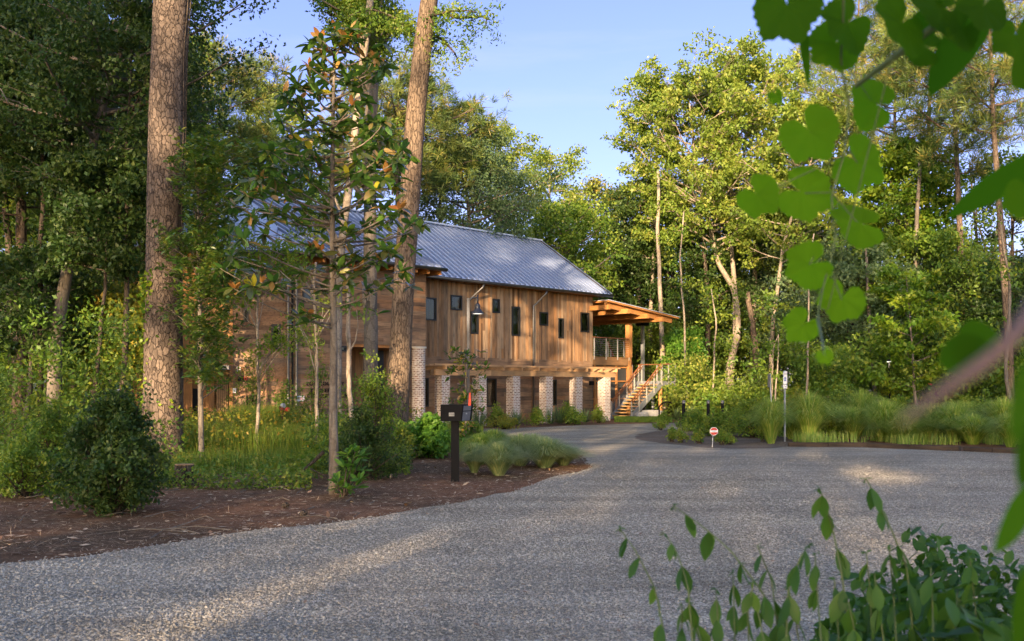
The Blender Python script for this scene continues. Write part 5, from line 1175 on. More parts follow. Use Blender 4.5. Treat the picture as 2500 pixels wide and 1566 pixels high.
# bare trunks seen inside the wood
for i, (px, py0, px1, py1, Y, r_, bk, lb) in enumerate([(2148, 1000, 2120, 640, 50, .11, 'greybark', 'crooked thin trunk left of the slim black lamp'), (2236, 985, 2232, 560, 52, .17, 'greybark', 'ivy flecked straight trunk right of the slim black lamp'),
     (1968, 975, 1976, 700, 46, .06, 'palebark', 'thin kinked orange stem right of the parking sign'), (1738, 985, 1745, 790, 50, .06, 'palebark', 'thin sunlit stem behind the black bollards'), (1690, 960, 1684, 700, 62, .17, 'darkbark', 'dark trunk left of the tallest pale trunk'),
     (1622, 985, 1604, 560, 58, .17, 'palebark', 'pale trunk standing behind the staircase landing'), (1858, 990, 1846, 800, 56, .26, 'furrowbark', 'stout sunlit trunk behind the pair of thin signs'), (2480, 1010, 2470, 700, 40, .08, 'greybark', 'thin grey stem at the right edge'),
     (1895, 990, 1894, 870, 47, .05, 'palebark', 'short orange lit stem between the two grey sign posts'), (1886, 985, 1885, 860, 48, .035, 'palebark', 'thinnest orange lit stem touching the turned sign post'), (1680, 985, 1660, 640, 54, .07, 'palebark', 'slender bent stem beyond the first black bollard')]):
    rs = np.random.RandomState(200 + i); g_ = GY(px, Y); o = empty('bare_tree', lb, 'tree', g_); top = P(px1, py1, Y) - g_; pp = dense(np.array([[0, 0, 0], top * .5 + rs.normal(size=3) * .12, top, top * 1.35 + rs.normal(size=3) * .3]), 14); pp[:, :2] += np.cumsum(rs.normal(size=(14, 2)) * .03, 0); d = MB(); d.tube(pp, np.linspace(r_, r_ * .5, 14), 8, .5, True, .06, rs)
    d.build('trunk', M[bk], o, True); cen = pp[8:] + rs.normal(size=(6, 3)) * .5; V, t = cluster_leaves(rs, np.vstack([cen, cen + rs.normal(size=(6, 3)) * .7]), .6, 40, .2); link('crown', leaves_mesh('crown', V, t), M['leaf_mid'], o)

# left wood: trees in the dense dark left side
Yg = 28.5; gg = GY(132, Yg)
mg = dense(path_px([(130, 1085), (133, 960), (134, 860), (150, 740), (168, 640), (180, 540), (200, 460), (232, 330), (262, 220), (305, 100), (335, 0), (380, -150)], Yg) - gg, 30)
broadleaf(160, hz(-150, Yg), 3.6, hz(420, Yg), 'leaf_dark', 'greybark', 'curving trunk leaning right through the dark left wood', gg, .13, 60, 30, 6, 'oval', .23, .8, .6, .3, mg)
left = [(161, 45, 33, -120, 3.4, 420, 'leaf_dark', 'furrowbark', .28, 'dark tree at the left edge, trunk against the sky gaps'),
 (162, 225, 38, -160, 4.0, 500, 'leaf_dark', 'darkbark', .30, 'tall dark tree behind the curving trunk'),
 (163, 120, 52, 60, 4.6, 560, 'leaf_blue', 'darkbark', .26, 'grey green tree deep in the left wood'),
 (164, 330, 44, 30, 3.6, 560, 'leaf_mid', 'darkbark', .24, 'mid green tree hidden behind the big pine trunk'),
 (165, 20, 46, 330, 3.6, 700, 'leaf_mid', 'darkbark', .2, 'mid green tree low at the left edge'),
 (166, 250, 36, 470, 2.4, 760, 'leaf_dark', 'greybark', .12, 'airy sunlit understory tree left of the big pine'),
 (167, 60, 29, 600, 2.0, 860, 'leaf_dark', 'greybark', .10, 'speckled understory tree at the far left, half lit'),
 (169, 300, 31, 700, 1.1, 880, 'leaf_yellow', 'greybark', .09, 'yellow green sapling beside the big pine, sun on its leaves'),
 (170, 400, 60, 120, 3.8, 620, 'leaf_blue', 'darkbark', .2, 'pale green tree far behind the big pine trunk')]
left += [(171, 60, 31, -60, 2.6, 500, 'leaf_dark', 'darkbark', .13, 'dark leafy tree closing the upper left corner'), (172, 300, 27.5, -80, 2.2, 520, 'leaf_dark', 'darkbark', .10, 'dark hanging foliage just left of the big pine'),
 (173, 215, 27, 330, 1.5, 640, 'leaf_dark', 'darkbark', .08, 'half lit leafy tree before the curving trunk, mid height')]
for (sd, px, Y, top, rad, zc, lf, bk, r0, lb) in left:
    nn_ = 44 if Y > 30 else 30
    broadleaf(sd, hz(top, Y), rad, max(1.0, hz(zc, Y)), lf, bk, lb, place(px, Y), .19 if Y > 30 else .14, 34, nn_, 6, 'oval', r0, .75, .62 if Y > 30 else .40, .35)
for i, (px, Y, r_, lb) in enumerate([(96, 30, .09, 'thin dark stem at the far left'), (180, 44, .22, 'dark trunk behind the curving trunk'), (240, 40, .10, 'slim dark stem left of the dark shrub'), (35, 36, .16, 'dark trunk nearest the left edge'), (278, 33, .05, 'thin pale stem left of the big pine')]):
    rs = np.random.RandomState(230 + i); g_ = GY(px, Y); o = empty('bare_tree', lb, 'tree', g_); pp = rtrunk(rs, 13, .02, .12); d = MB(); d.tube(pp, np.linspace(r_, r_ * .5, 12), 8, .5, True, .06, rs); d.build('trunk', M['darkbark' if i != 4 else 'palebark'], o, True)

# mass of the wood behind: layered foliage and trunks
rs = np.random.RandomState(300)
def wood_mass(name, label, boxes, leafm, L, seed, trunks=0):
    rs = np.random.RandomState(seed); cen, rad = [], []
    for (px0, px1, Y0_, Y1_, z0, z1, n) in boxes:
        for _ in range(n):
            Y = rs.uniform(Y0_, Y1_); px = rs.uniform(px0, px1); X = (px - HX) / F * Y
            zt_ = z1 * (1 + .12 * math.sin(X * .7 + seed) + .10 * math.sin(X * .23 + 1.3 * seed)); cen.append([X, Y, z0 + (zt_ - z0) * rs.rand() ** .85]); rad.append(rs.uniform(.5, 1.25))
    V, t = cluster_leaves(rs, np.array(cen), np.array(rad), 60, L, .55, .55, .5, .2, .4)
    o = link(name, leaves_mesh(name, V, t), M[leafm]); return tag(o, label, 'wood', None, 'stuff')
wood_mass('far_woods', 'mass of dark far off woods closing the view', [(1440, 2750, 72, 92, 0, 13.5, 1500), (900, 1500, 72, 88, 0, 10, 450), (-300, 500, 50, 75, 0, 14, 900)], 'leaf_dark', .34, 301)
wood_mass('undergrowth', 'shrubby green undergrowth along the edge of the right hand wood', [(1960, 2700, 44, 60, 0, 4.0, 850), (1700, 1990, 46, 60, 0, 1.5, 120), (1480, 1760, 61, 70, 0, 4.5, 260), (1480, 2700, 60, 70, 0, 8.0, 700)], 'leaf_mid', .20, 302)
wood_mass('undergrowth', 'dark low undergrowth in the left wood', [(-150, 330, 24, 48, 0, 3.4, 420), (-150, 330, 30, 50, 0, 7, 260)], 'leaf_mid', .13, 303)
wood_mass('undergrowth', 'sunlit yellow green undergrowth right of the staircase', [(1640, 1900, 48, 56, 0, 2.6, 150), (1560, 1700, 58, 62, 0, 5.0, 160)], 'leaf_lit', .16, 304)
o_ = MB(); rs = np.random.RandomState(305)
for k in range(70):
    Y = rs.uniform(60, 95); px = rs.choice([rs.uniform(1500, 2650), rs.uniform(-200, 430), rs.uniform(1500, 2650)]); X = (px - HX) / F * Y; r_ = rs.uniform(.10, .28); h = rs.uniform(11, 20)
    o_.tube([(X, Y, 0), (X + rs.normal() * .3, Y, h * .5), (X + rs.normal() * .8, Y, h)], [r_, r_ * .8, r_ * .4], 6)
tag(o_.build('far_trunks', M['darkbark']), 'mass of thin dark trunks deep in the far woods', 'wood', None, 'stuff')

# ------------------------------------------------------------------ shrubs
def shrub(seed, px, py, Y, wpx, htop, lf, label, L=.06, n=60, per=40, cr=.16, name='shrub', depth=None, group=None, flat=.9, zmin=.12, shape=1.0):
    rs = np.random.RandomState(seed); g_ = GY(px, Y) if Y else G(px, py); Y = g_[1]; hh = zat(htop, Y); w = wpx / F * Y * .5; dp = depth or w
    o = empty(name, label, 'shrub' if name != 'weed_clump' else 'plant', g_, 0, group); d = MB(); cen = []; ph1, ph2 = rs.rand(2) * 6.28
    for i in range(n):
        a = rs.rand() * 2 * PI; f = rs.rand() ** .6 * (1 + .32 * math.sin(3 * a + ph1) + .24 * math.sin(5 * a + ph2) + (.25 * rs.rand() if i % 6 == 0 else 0)); z = zmin + (hh - zmin) * (rs.rand() ** .8); prof = math.sin(PI * min(1, max(0.08, (z / hh) * .85 + .12))) ** shape
        c_ = np.array([math.cos(a) * w * f * prof, math.sin(a) * dp * f * prof, z * (.80 + .18 * math.sin(2 * a + ph2) + .10 * rs.rand() + (.22 if i % 9 == 0 else 0))]); cen.append(c_)
        if i % 2 == 0: d.tube(bez(np.array([rs.normal() * .04, rs.normal() * .04, 0]), c_ * [.4, .4, .55], c_, 4), np.linspace(.010 + .004 * hh, .004, 4), 4)
    d.build('stems', M['darkbark'], o); V, t = cluster_leaves(rs, np.array(cen), cr * (.6 + .8 * rs.random(n)), per, L, flat, .62, .7); link('foliage', leaves_mesh('foliage', V, t), M[lf], o); return o
shrub(401, 282, 1255, None, 250, 975, 'leaf_dark', 'large dark evergreen shrub left of the big pine, rust litter beneath', .060, 300, 55, .15)
shrub(402, 60, 1215, None, 200, 1065, 'leaf_mid', 'low bushy shrub at the left edge near the gravel', .055, 120, 40, .14)
shrub(403, 890, 1172, None, 190, 1010, 'leaf_dark', 'dense dark shrub between magnolia and leaning pine', .050, 220, 50, .14)
shrub(404, 905, 1110, None, 150, 900, 'leaf_mid', 'taller loose shrub in front of the wing entrance', .065, 150, 40, .20)
shrub(405, 1050, 1118, None, 150, 1018, 'broadshrub', 'bright broad leaved shrub left of the mailbox post', .12, 130, 22, .16)
shrub(406, 985, 1125, None, 70, 1040, 'weed', 'light weedy shrub at the foot of the leaning pine', .06, 70, 30, .12)
shrub(407, 1150, 1100, None, 60, 1030, 'leaf_mid', 'dark low bush at the foot of the young magnolia', .07, 60, 30, .12)
shrub(408, 350, 1140, 22.5, 150, 1010, 'leaf_mid', 'loose green bush at the right foot of the curving trunk', .06, 120, 40, .16)
shrub(409, 130, 1150, 19.5, 200, 1000, 'leaf_mid', 'wide weedy bush before the curving trunk', .06, 150, 40, .17)
for i, (px, Y, w, top, lf, n, lb) in enumerate([(1697, 37.0, 96, 1008, 'leaf_mid', 120, 'rounded bush around the nearest black bollard'), (1758, 33.2, 110, 1014, 'leaf_mid', 140, 'rounded bush behind the red stake sign'), (1838, 32.2, 150, 982, 'leaf_mid', 190, 'widest bush of the planted island, left of the grasses'),
     (1620, 42, 30, 1012, 'weed', 30, 'thin pale shoot bush at the back edge of the island'), (1860, 37, 110, 996, 'leaf_mid', 120, 'darker bush behind the widest island bush')]):
    shrub(420 + i, px, 0, Y, w, top, lf, lb, .07, n, 40, .17, group='bushes of the planted island')
for i, (px, Y, w, top, lb) in enumerate([(1641, 29.5, 16, 1048, 'thin upright seedling leftmost on the island edge'), (1662, 29.2, 44, 1052, 'second leafy seedling from the left on the island edge'), (1706, 28.7, 40, 1052, 'yellow green seedling left of the red stake sign'), (1762, 28.0, 34, 1048, 'bright green seedling touching the red stake sign'), (1780, 28.2, 34, 1062, 'pale seedling just right of the red stake sign'), (1864, 29.6, 36, 1040, 'yellow green fern like seedling beside the tall grass'), (1614, 37.5, 40, 1030, 'seedling on the rear edge of the island near the lawn')]):
    shrub(440 + i, px, 0, Y, w, top, 'weed', lb, .055, 34, 22, .09, 'seedling', group='seedlings on the island edge')
shrub(471, 612, 1075, None, 120, 872, 'weed', 'tall feathery weeds reaching up the left wall below the small window', .07, 90, 26, .20)
shrub(472, 768, 1085, None, 120, 862, 'weed', 'airy weedy bush partly covering the wall lettering', .07, 80, 22, .20)
shrub(473, 700, 1090, None, 110, 930, 'leaf_mid', 'loose bush round the red standpipe', .07, 70, 26, .18)
# foundation planting by the pergola
yuc = []
def spiky(seed, px, Y, wpx, top, lb, m='yucca', n=90, w=.035, group=None, name='yucca', cat='plant'):
    rs = np.random.RandomState(seed); g_ = GY(px, Y); hh = zat(top, Y); rr = wpx / F * Y * .5; o = empty(name, lb, cat, g_, 0, group); V, F_ = [], []
    for i in range(n):
        a = rs.rand() * 2 * PI; el = rs.uniform(.15, 1.45); L = hh * rs.uniform(.75, 1.05) if el > .9 else rr * rs.uniform(.8, 1.15) / max(.35, math.cos(el)); L = min(L, hh * 1.15)
        dd = np.array([math.cos(a) * math.cos(el), math.sin(a) * math.cos(el), math.sin(el)]); sd_ = np.array([-math.sin(a), math.cos(a), 0]) * w * .5; b0 = np.array([math.cos(a), math.sin(a), 0]) * .04 + [0, 0, .05]
        mid = b0 + dd * L * .5; tip = b0 + dd * L - np.array([0, 0, L * .08]); k = len(V); V += [b0 - sd_ * .6, b0 + sd_ * .6, mid - sd_, mid + sd_, tip]; F_ += [(k, k + 1, k + 3, k + 2), (k + 2, k + 3, k + 4)]
    d = MB(); d.add(V, F_); d.t = list(rs.random(len(F_))); d.build('blades', M[m], o); return o
for i, (px, Y, w, top, lb) in enumerate([(1170, 39.5, 60, 985, 'spiky plant right of the young magnolia, before the second pillar'), (1262, 41.5, 72, 992, 'dark spiky plant below the third brick pillar'), (1345, 43.0, 44, 985, 'spiky plant hugging the fourth brick pillar'), (1366, 43.5, 40, 982, 'spiky plant between the fourth and fifth pillars'), (1430, 45.0, 44, 992, 'spiky plant left of the last brick pillar'), (1690, 47, 60, 985, 'pale sunlit spiky plant behind the nearest bollard'), (1652, 49, 50, 990, 'pale sunlit spiky plant right of the hoop rack')]):
    spiky(460 + i, px, Y, w, top, lb, group='spiky plants of the beds')
for i, (px, Y, w, top, lf, lb) in enumerate([(1130, 36.0, 60, 1005, 'leaf_mid', 'bush half hidden by the mailbox'), (1212, 40.5, 60, 996, 'weed', 'yellow green bush between second and third pillars'), (1228, 38.6, 90, 1020, 'leaf_yellow', 'low reddish weedy patch bush at the drive edge'), (1310, 42.2, 48, 998, 'weed', 'yellow green bush left of the fourth pillar'), (1385, 44.0, 60, 985, 'weed', 'tall yellow green bush right of the fourth pillar'), (1400, 43.2, 60, 1004, 'leaf_mid', 'green bush below the fifth pillar'), (1461, 45.8, 36, 1000, 'weed', 'yellow green bush at the last pillar')]):
    shrub(480 + i, px, 0, Y, w, top, lf, lb, .075, 60, 30, .17, group='bushes in the bed along the pergola')
for i, (px, Y, w, top, lf, lb) in enumerate([(2020, 31.5, 90, 1010, 'weed', 'leafy weed patch between the first arching clumps'), (2190, 33, 120, 968, 'leaf_mid', 'leafy bush rising behind the round clump near the slim lamp'), (2300, 30.5, 80, 1018, 'weed', 'low leafy weeds between the slim clump and the round clump'), (2410, 31.5, 120, 975, 'leaf_mid', 'leafy bush near the right end of the grass bed'), (1950, 34.5, 110, 960, 'leaf_yellow', 'yellow green bush behind the parking sign post'), (2060, 37, 160, 940, 'leaf_mid', 'rounded green bush at the wood edge left of the slim lamp')]):
    shrub(495 + i, px, 0, Y, w, top, lf, lb, .08, 60, 30, .2, group='weedy bushes in the grass bed')
# weedy green field between the big pine and the magnolia
def blades(name, label, regions, h0, h1, w, seed, m, lean=.35, segs=2):
    rs = np.random.RandomState(seed); B = []
    for (px0, px1, Y0_, Y1_, n, hs) in regions:
        Y = rs.uniform(Y0_, Y1_, n); X = (rs.uniform(px0, px1, n) - HX) / F * Y; kp = np.ones(n, bool) if hs > 0 else (np.sin(X * 2.3) + np.sin(X * 5.1 + 1) * .8 + np.sin(Y * 3) * .5 + rs.normal(size=n) * .5 > .35); B.append(np.stack([X, Y, np.full(n, abs(hs))], 1)[kp])
    B = np.vstack(B); n = len(B); h = rs.uniform(h0, h1, n) * B[:, 2]; a = rs.rand(n) * 2 * PI; ln = rs.rand(n) * lean * h
    sd_ = np.stack([np.cos(a + 1.57), np.sin(a + 1.57), np.zeros(n)], 1) * w * .5; b0 = B * [1, 1, 0]; dirx = np.stack([np.cos(a), np.sin(a), np.zeros(n)], 1)
    mid = b0 + dirx * (ln * .35)[:, None] + np.array([0, 0, 1]) * (h * .6)[:, None]; tip = b0 + dirx * ln[:, None] + np.array([0, 0, 1]) * (h * .98)[:, None]
    V = np.stack([b0 - sd_, b0 + sd_, mid + sd_ * .8, mid - sd_ * .8, tip], 1).reshape(-1, 3); k = np.arange(n) * 5
    quads = np.stack([k, k + 1, k + 2, k + 3], 1); tris = np.stack([k + 3, k + 2, k + 4], 1); loops = np.concatenate([np.concatenate([quads, tris], 1).reshape(-1)])
    starts = np.stack([np.arange(n) * 7, np.arange(n) * 7 + 4], 1).reshape(-1); t = np.repeat(rs.random(n), 2)
    o = link(name, mk_mesh(name, V, loops, starts, t), M[m]); return tag(o, label, 'grass', None, 'stuff')
blades('grass', 'tall soft weedy grass between the big pine and the magnolia', [(455, 800, 21.5, 31, 16000, 1.0), (560, 720, 26, 31, 9000, 1.5), (430, 1000, 18.5, 24, 7000, .55)], .35, .85, .012, 501, 'weed', .5)
blades('grass', 'short bright lawn strip at the staircase foot', [(1500, 1640, 46.5, 51, 9000, 1.0)], .10, .22, .03, 502, 'lawn')
blades('grass', 'thin pale grasses behind the planted island', [(1880, 2700, 34, 44, 20000, 1.0), (1880, 2700, 32.5, 36, 5000, .6), (1935, 2700, 28.0, 31.0, 9000, -.42)], .35, .95, .016, 503, 'grassgreen', .5)
blades('grass', 'sparse rough grass in the wood and round the building', [(1060, 1180, 24, 38, 2500, .5), (800, 1100, 28, 33, 2500, .9)], .3, .8, .014, 504, 'weed', .5)
def ground_leaves(name, label, regions, L, seed, m, zmax, dens=1.0):
    rs = np.random.RandomState(seed); cs = []
    for (px0, px1, Y0_, Y1_, n) in regions:
        Y = rs.uniform(Y0_, Y1_, n); X = (rs.uniform(px0, px1, n) - HX) / F * Y; keep = (np.sin(X * 2.1 + seed) + np.sin(Y * 1.7) + rs.normal(size=n) * .8) > -.6
        cs.append(np.stack([X, Y, zmax * rs.rand(n) ** 1.6], 1)[keep])
    Cn = np.vstack(cs); V, t = leaf_quads(rs, Cn, L * (.6 + .8 * rs.random(len(Cn))), .7, 1.4); o = link(name, leaves_mesh(name, V, t), M[m]); return tag(o, label, 'ground cover', None, 'stuff')
ground_leaves('ground_cover', 'leafy ground cover round the stump and along the wood edge', [(380, 760, 15.6, 20, 9000), (0, 360, 14.5, 19, 6000), (640, 1000, 17.5, 24, 6000), (-100, 460, 18, 27, 12000)], .065, 511, 'weed', .32)
ground_leaves('ground_cover', 'light weeds rising among the grass before the left wall', [(450, 780, 20.5, 30, 14000), (880, 1040, 24, 30, 3500)], .075, 512, 'leaf_yellow', 1.05)
ground_leaves('ground_cover', 'darker leafy weeds below the left wood', [(-150, 470, 18, 30, 12000), (740, 900, 18.5, 27, 7000)], .08, 513, 'leaf_mid', 1.0)
# fallen leaves, twigs and needles on the mulch
def litter(seed, n, m, L0, L1, width, label, name='leaf_litter', yr=(9.5, 26), zz=.012, tilt=4):
    rs = np.random.RandomState(seed); out = []
    while len(out) < n:
        Y = rs.uniform(*yr); px = rs.uniform(-60, 1420); X = (px - HX) / F * Y
        if Y > np.interp(X, nx, ny) + rs.exponential(.2) - .15: out.append((X, Y, zz * (1 + rs.rand())))
    Cn = np.array(out); A = rs.normal(size=(n, 3)); A[:, 2] *= .12; V, t = leaf_quads(rs, Cn, rs.uniform(L0, L1, n), width, tilt, A); V[:, 2] = np.maximum(V[:, 2], .006)
    return tag(link(name, leaves_mesh(name, V, t), M[m]), label, 'litter', None, 'stuff')
litter(521, 2600, 'litter', .03, .13, .5, 'dry curled leaves scattered on the mulch')
litter(522, 26000, 'litter', .06, .16, .035, 'brown pine needles matted on the ground', 'pine_straw', zz=.014)
rs = np.random.RandomState(526); n_ = 420; Y = rs.uniform(6, 30, n_); X = (rs.uniform(0, 2500, n_) - HX) / F * Y; A = rs.normal(size=(n_, 3)); A[:, 2] *= .1
V, t = leaf_quads(rs, np.stack([X, Y, np.full(n_, .034)], 1), rs.uniform(.03, .09, n_), .35, 4, A); V[:, 2] = np.maximum(V[:, 2], .022); tag(link('leaf_litter', leaves_mesh('leaf_litter', V, t * .3), M['litter']), 'few dark dry leaves blown on the gravel', 'litter', None, 'stuff')
rs = np.random.RandomState(530); d = MB()
for k in range(90):
    Y = rs.uniform(10, 24); X = (rs.uniform(0, 1000) - HX) / F * Y
    if Y < np.interp(X, nx, ny): continue
    a = rs.rand() * PI; L = rs.uniform(.2, .9); d.tube([(X, Y, .02), (X + math.cos(a) * L * .5, Y + math.sin(a) * L * .5, .03 + rs.rand() * .04), (X + math.cos(a + .3) * L, Y + math.sin(a + .3) * L, .02)], [.008, .006, .003], 4)
tag(d.build('twigs', M['greybark']), 'fallen grey twigs on the mulch', 'litter', None, 'stuff')
for i, (px, py, lb) in enumerate([(741, 1263, 'rounded pine cone on the mulch near the gravel edge'), (697, 1242, 'pine cone behind the rounded one, lying on its side')]):
    g_ = G(px, py); d = MB(); prf = [.02, .045, .05, .04, .015]; vs = []; nn = 10
    for j, r_ in enumerate(prf):
        for k in range(nn): vs.append((r_ * (1.25 if (k + j) % 2 else .8) * math.cos(2 * PI * k / nn), r_ * (1.25 if (k + j) % 2 else .8) * math.sin(2 * PI * k / nn), .012 + j * .018))
    d.add(vs, [(j * nn + k, j * nn + (k + 1) % nn, (j + 1) * nn + (k + 1) % nn, (j + 1) * nn + k) for j in range(4) for k in range(nn)] + [tuple(range(4 * nn, 5 * nn))]); o = d.build('pine_cone', M['darkbark']); o.location = g_; tag(o, lb, 'pine cone')

# ------------------------------------------------------------------ ornamental grasses
def tuft(seed, px, Y, wpx, top, m, lb, n=420, w=.006, name='ornamental_grass', group=None, droop=.75):
    rs = np.random.RandomState(seed); g_ = GY(px, Y); hh = zat(top, Y); rr = wpx / F * Y * .80; o = empty(name, lb, 'grass clump', g_, 0, group)
    a = rs.rand(n) * 2 * PI; f = rs.rand(n) ** .8; R_ = rr * f; H_ = hh * (1.05 - .45 * f ** 2) * rs.uniform(.75, 1.05, n); b0 = np.stack([np.cos(a) * rr * .12 * rs.rand(n), np.sin(a) * rr * .12 * rs.rand(n), np.zeros(n)], 1)
    dx = np.stack([np.cos(a), np.sin(a), np.zeros(n)], 1); K = 5; V = []
    for j in range(K):
        t = j / (K - 1); r_ = R_ * t ** 1.25; z = H_ * (np.sin(np.minimum(t * (1 + droop * .55 * f), 1.35) * PI / 2) if True else t); ww = w * (1 - t * .75)
        s_ = np.stack([-np.sin(a), np.cos(a), np.zeros(n)], 1) * ww; c_ = b0 + dx * r_[:, None]; c_[:, 2] = z; V += [c_ - s_, c_ + s_]
    V = np.stack(V, 1).reshape(-1, 3); base = (np.arange(n) * 2 * K)[:, None]
    q = np.concatenate([base + np.array([2 * j, 2 * j + 1, 2 * j + 3, 2 * j + 2]) for j in range(K - 1)], 1).reshape(-1)
    link('blades', mk_mesh('blades', V, q, np.arange(n * (K - 1)) * 4, np.repeat(rs.random(n), K - 1)), M[m], o); return o
gl = [(1172, 20.8, 90, 1062, 'grassgreen', 'coarser green tuft leftmost of the grass group by the mailbox'), (1205, 22.5, 110, 1052, 'grassgreen', 'rear left tuft of the grass group by the mailbox'), (1158, 18.8, 80, 1085, 'grassblue', 'small front left feathery tuft beside the mailbox post'),
      (1218, 18.2, 130, 1082, 'grassblue', 'front middle feathery tuft, dark at its base'), (1270, 20.5, 140, 1062, 'grassblue', 'middle feathery tuft of the group by the mailbox'), (1330, 20.0, 160, 1070, 'grassblue', 'broad feathery tuft near the right end of the group'), (1375, 20.6, 110, 1090, 'grassblue', 'rightmost feathery tuft reaching the gravel'), (1300, 22.6, 130, 1062, 'grassblue', 'rear feathery tuft against the gravel')]
for i, (px, Y, w, top, m, lb) in enumerate(gl): tuft(540 + i, px, Y, w, top, m, lb, 2200, .0042 if m == 'grassblue' else .007, group='grass tufts by the mailbox')
gr = [(1882, 30.2, 110, 968, 1), (1930, 32.6, 90, 985, 1), (1985, 31.8, 150, 975, 0), (2045, 34.5, 130, 972, 0), (2098, 32.5, 110, 985, 0), (2150, 31.8, 120, 990, 0), (2210, 31.0, 150, 985, 0), (2275, 32.0, 130, 985, 0), (2325, 31.0, 100, 990, 0), (2385, 29.8, 140, 985, 0), (2440, 31.5, 120, 985, 0), (2480, 28.5, 120, 1000, 0), (1915, 36, 130, 965, 0), (2110, 36, 140, 968, 0), (2240, 36, 150, 968, 0), (2350, 35.5, 150, 970, 0)]
nm = ['tall green grass clump left of the parking sign post', 'grass clump just right of the parking sign post', 'wide arching grass clump above the left landscape timber', 'taller grass clump behind the left landscape timber', 'narrow grass clump near the joint of the timbers', 'arching clump right of the timber joint', 'broad clump above the middle timber', 'round clump over the middle timber', 'slim clump near the end of the middle timber', 'large clump by the gap between the timbers', 'clump behind the right hand timber', 'rightmost grass clump at the edge', 'rear clump between the two sign posts', 'rear clump under the slim black lamp', 'rear clump right of the slim black lamp', 'rear clump before the dark wood at right']
for (i, (px, Y, w, top, g_)), lb in zip(enumerate(gr), nm): tuft(560 + i, px + 12 * math.sin(i * 2.7), Y - (1.5 if i < 12 else 0), w * (.85 + .35 * abs(math.sin(i * 1.7))), top + 22 * math.sin(i * 2.3) + 8, 'grassgreen', lb, 1300, .009, group='grass clumps above the timbers')
fl_ = empty('red_flower', 'single red blossom above the grasses beyond the slim lamp', 'flower', GY(2269, 40)); z_ = zat(940, 40); d = MB(); d.tube([(0, 0, 0), (.05, 0, z_)], .008, 4); d.build('stem', M['stem_green'], fl_)
big_leaf_obj('petals', [[.05, 0, z_]] * 8, [[math.cos(k), math.sin(k), .4] for k in np.linspace(0, 6, 8)], [.11] * 8, .8, M['orange_red'], fl_, np.random.RandomState(2))

# ------------------------------------------------------------------ unseen wood added behind the viewer (shades the foreground, leaves sun flecks)

# ------------------------------------------------------------------ unseen leaf screen for the wood behind: gaps cut along sun rays place the flecks
SV = np.array(sv); E1 = unit(np.cross([0, 0, 1.], SV)); E2 = unit(np.cross(SV, E1))
if E2[2] < 0: E2 = -E2
def ab(p): return np.array([p @ E1, p @ E2])
def fac(px, py, t=0.0): s_, Y = hit(px, t); return P(px, py, Y), Y
def lft(px, py): a_, Y = hitL(px); return P(px, py, Y), Y
HOLES = []
def gap(pt, r): HOLES.append((*ab(pt), r))
for (px, py, r) in [(1205, 735, 14), (1235, 742, 18), (1268, 738, 16), (1300, 750, 14), (1345, 748, 18), (1380, 752, 20), (1415, 760, 20), (1250, 775, 22), (1275, 800, 20), (1195, 800, 12), (1215, 812, 14), (1240, 840, 24), (1212, 860, 20), (1262, 870, 20), (1310, 855, 14), (1350, 862, 26), (1385, 850, 22), (1420, 862, 18), (1352, 800, 12), (1432, 800, 14), (1048, 722, 12), (1075, 735, 10), (1400, 890, 16)]:
    p_, Y = fac(px, py); gap(p_, r * 1.45 / F * Y)
for (px, py, r) in [(1020, 705, 14), (1025, 735, 12), (1018, 965, 14), (925, 700, 8)]: p_, Y = fac(px, py, TW); gap(p_, r / F * Y)
for (px, py, r) in [(1068, 990, 10), (1172, 972, 14), (1325, 945, 10), (1400, 945, 18), (1475, 955, 30), (1470, 1000, 24), (1440, 912, 22), (1480, 915, 18), (1330, 1000, 10)]: p_, Y = fac(px, py, TPG); gap(p_, r / F * Y)
for (px, py, r) in [(1068, 566, 9), (1085, 572, 9), (1040, 600, 8), (1238, 615, 13), (1228, 635, 10), (1300, 625, 14), (1320, 640, 16), (1335, 655, 14), (1382, 655, 12), (1400, 668, 12), (1378, 680, 12), (1312, 676, 10), (1455, 700, 18), (1475, 712, 14), (1350, 695, 10)]:
    f_ = (py - 548 - (px - 1050) * .16) / 128.0; p_, Y = fac(px, py, max(-.6, RT - f_ * 4.9)); gap(p_, r / F * Y)
for (px, py, r) in [(475, 700, 26), (505, 735, 30), (520, 790, 34), (495, 830, 32), (540, 850, 28), (510, 890, 26), (545, 930, 24), (500, 960, 30), (535, 985, 24), (452, 850, 20), (600, 945, 14), (652, 935, 14), (655, 960, 14), (625, 765, 12), (704, 700, 12), (702, 775, 12), (640, 720, 10), (590, 975, 12), (638, 1015, 12), (335, 880, 22), (600, 800, 10)]:
    p_, Y = lft(px, py); gap(p_, r * 1.35 / F * Y)
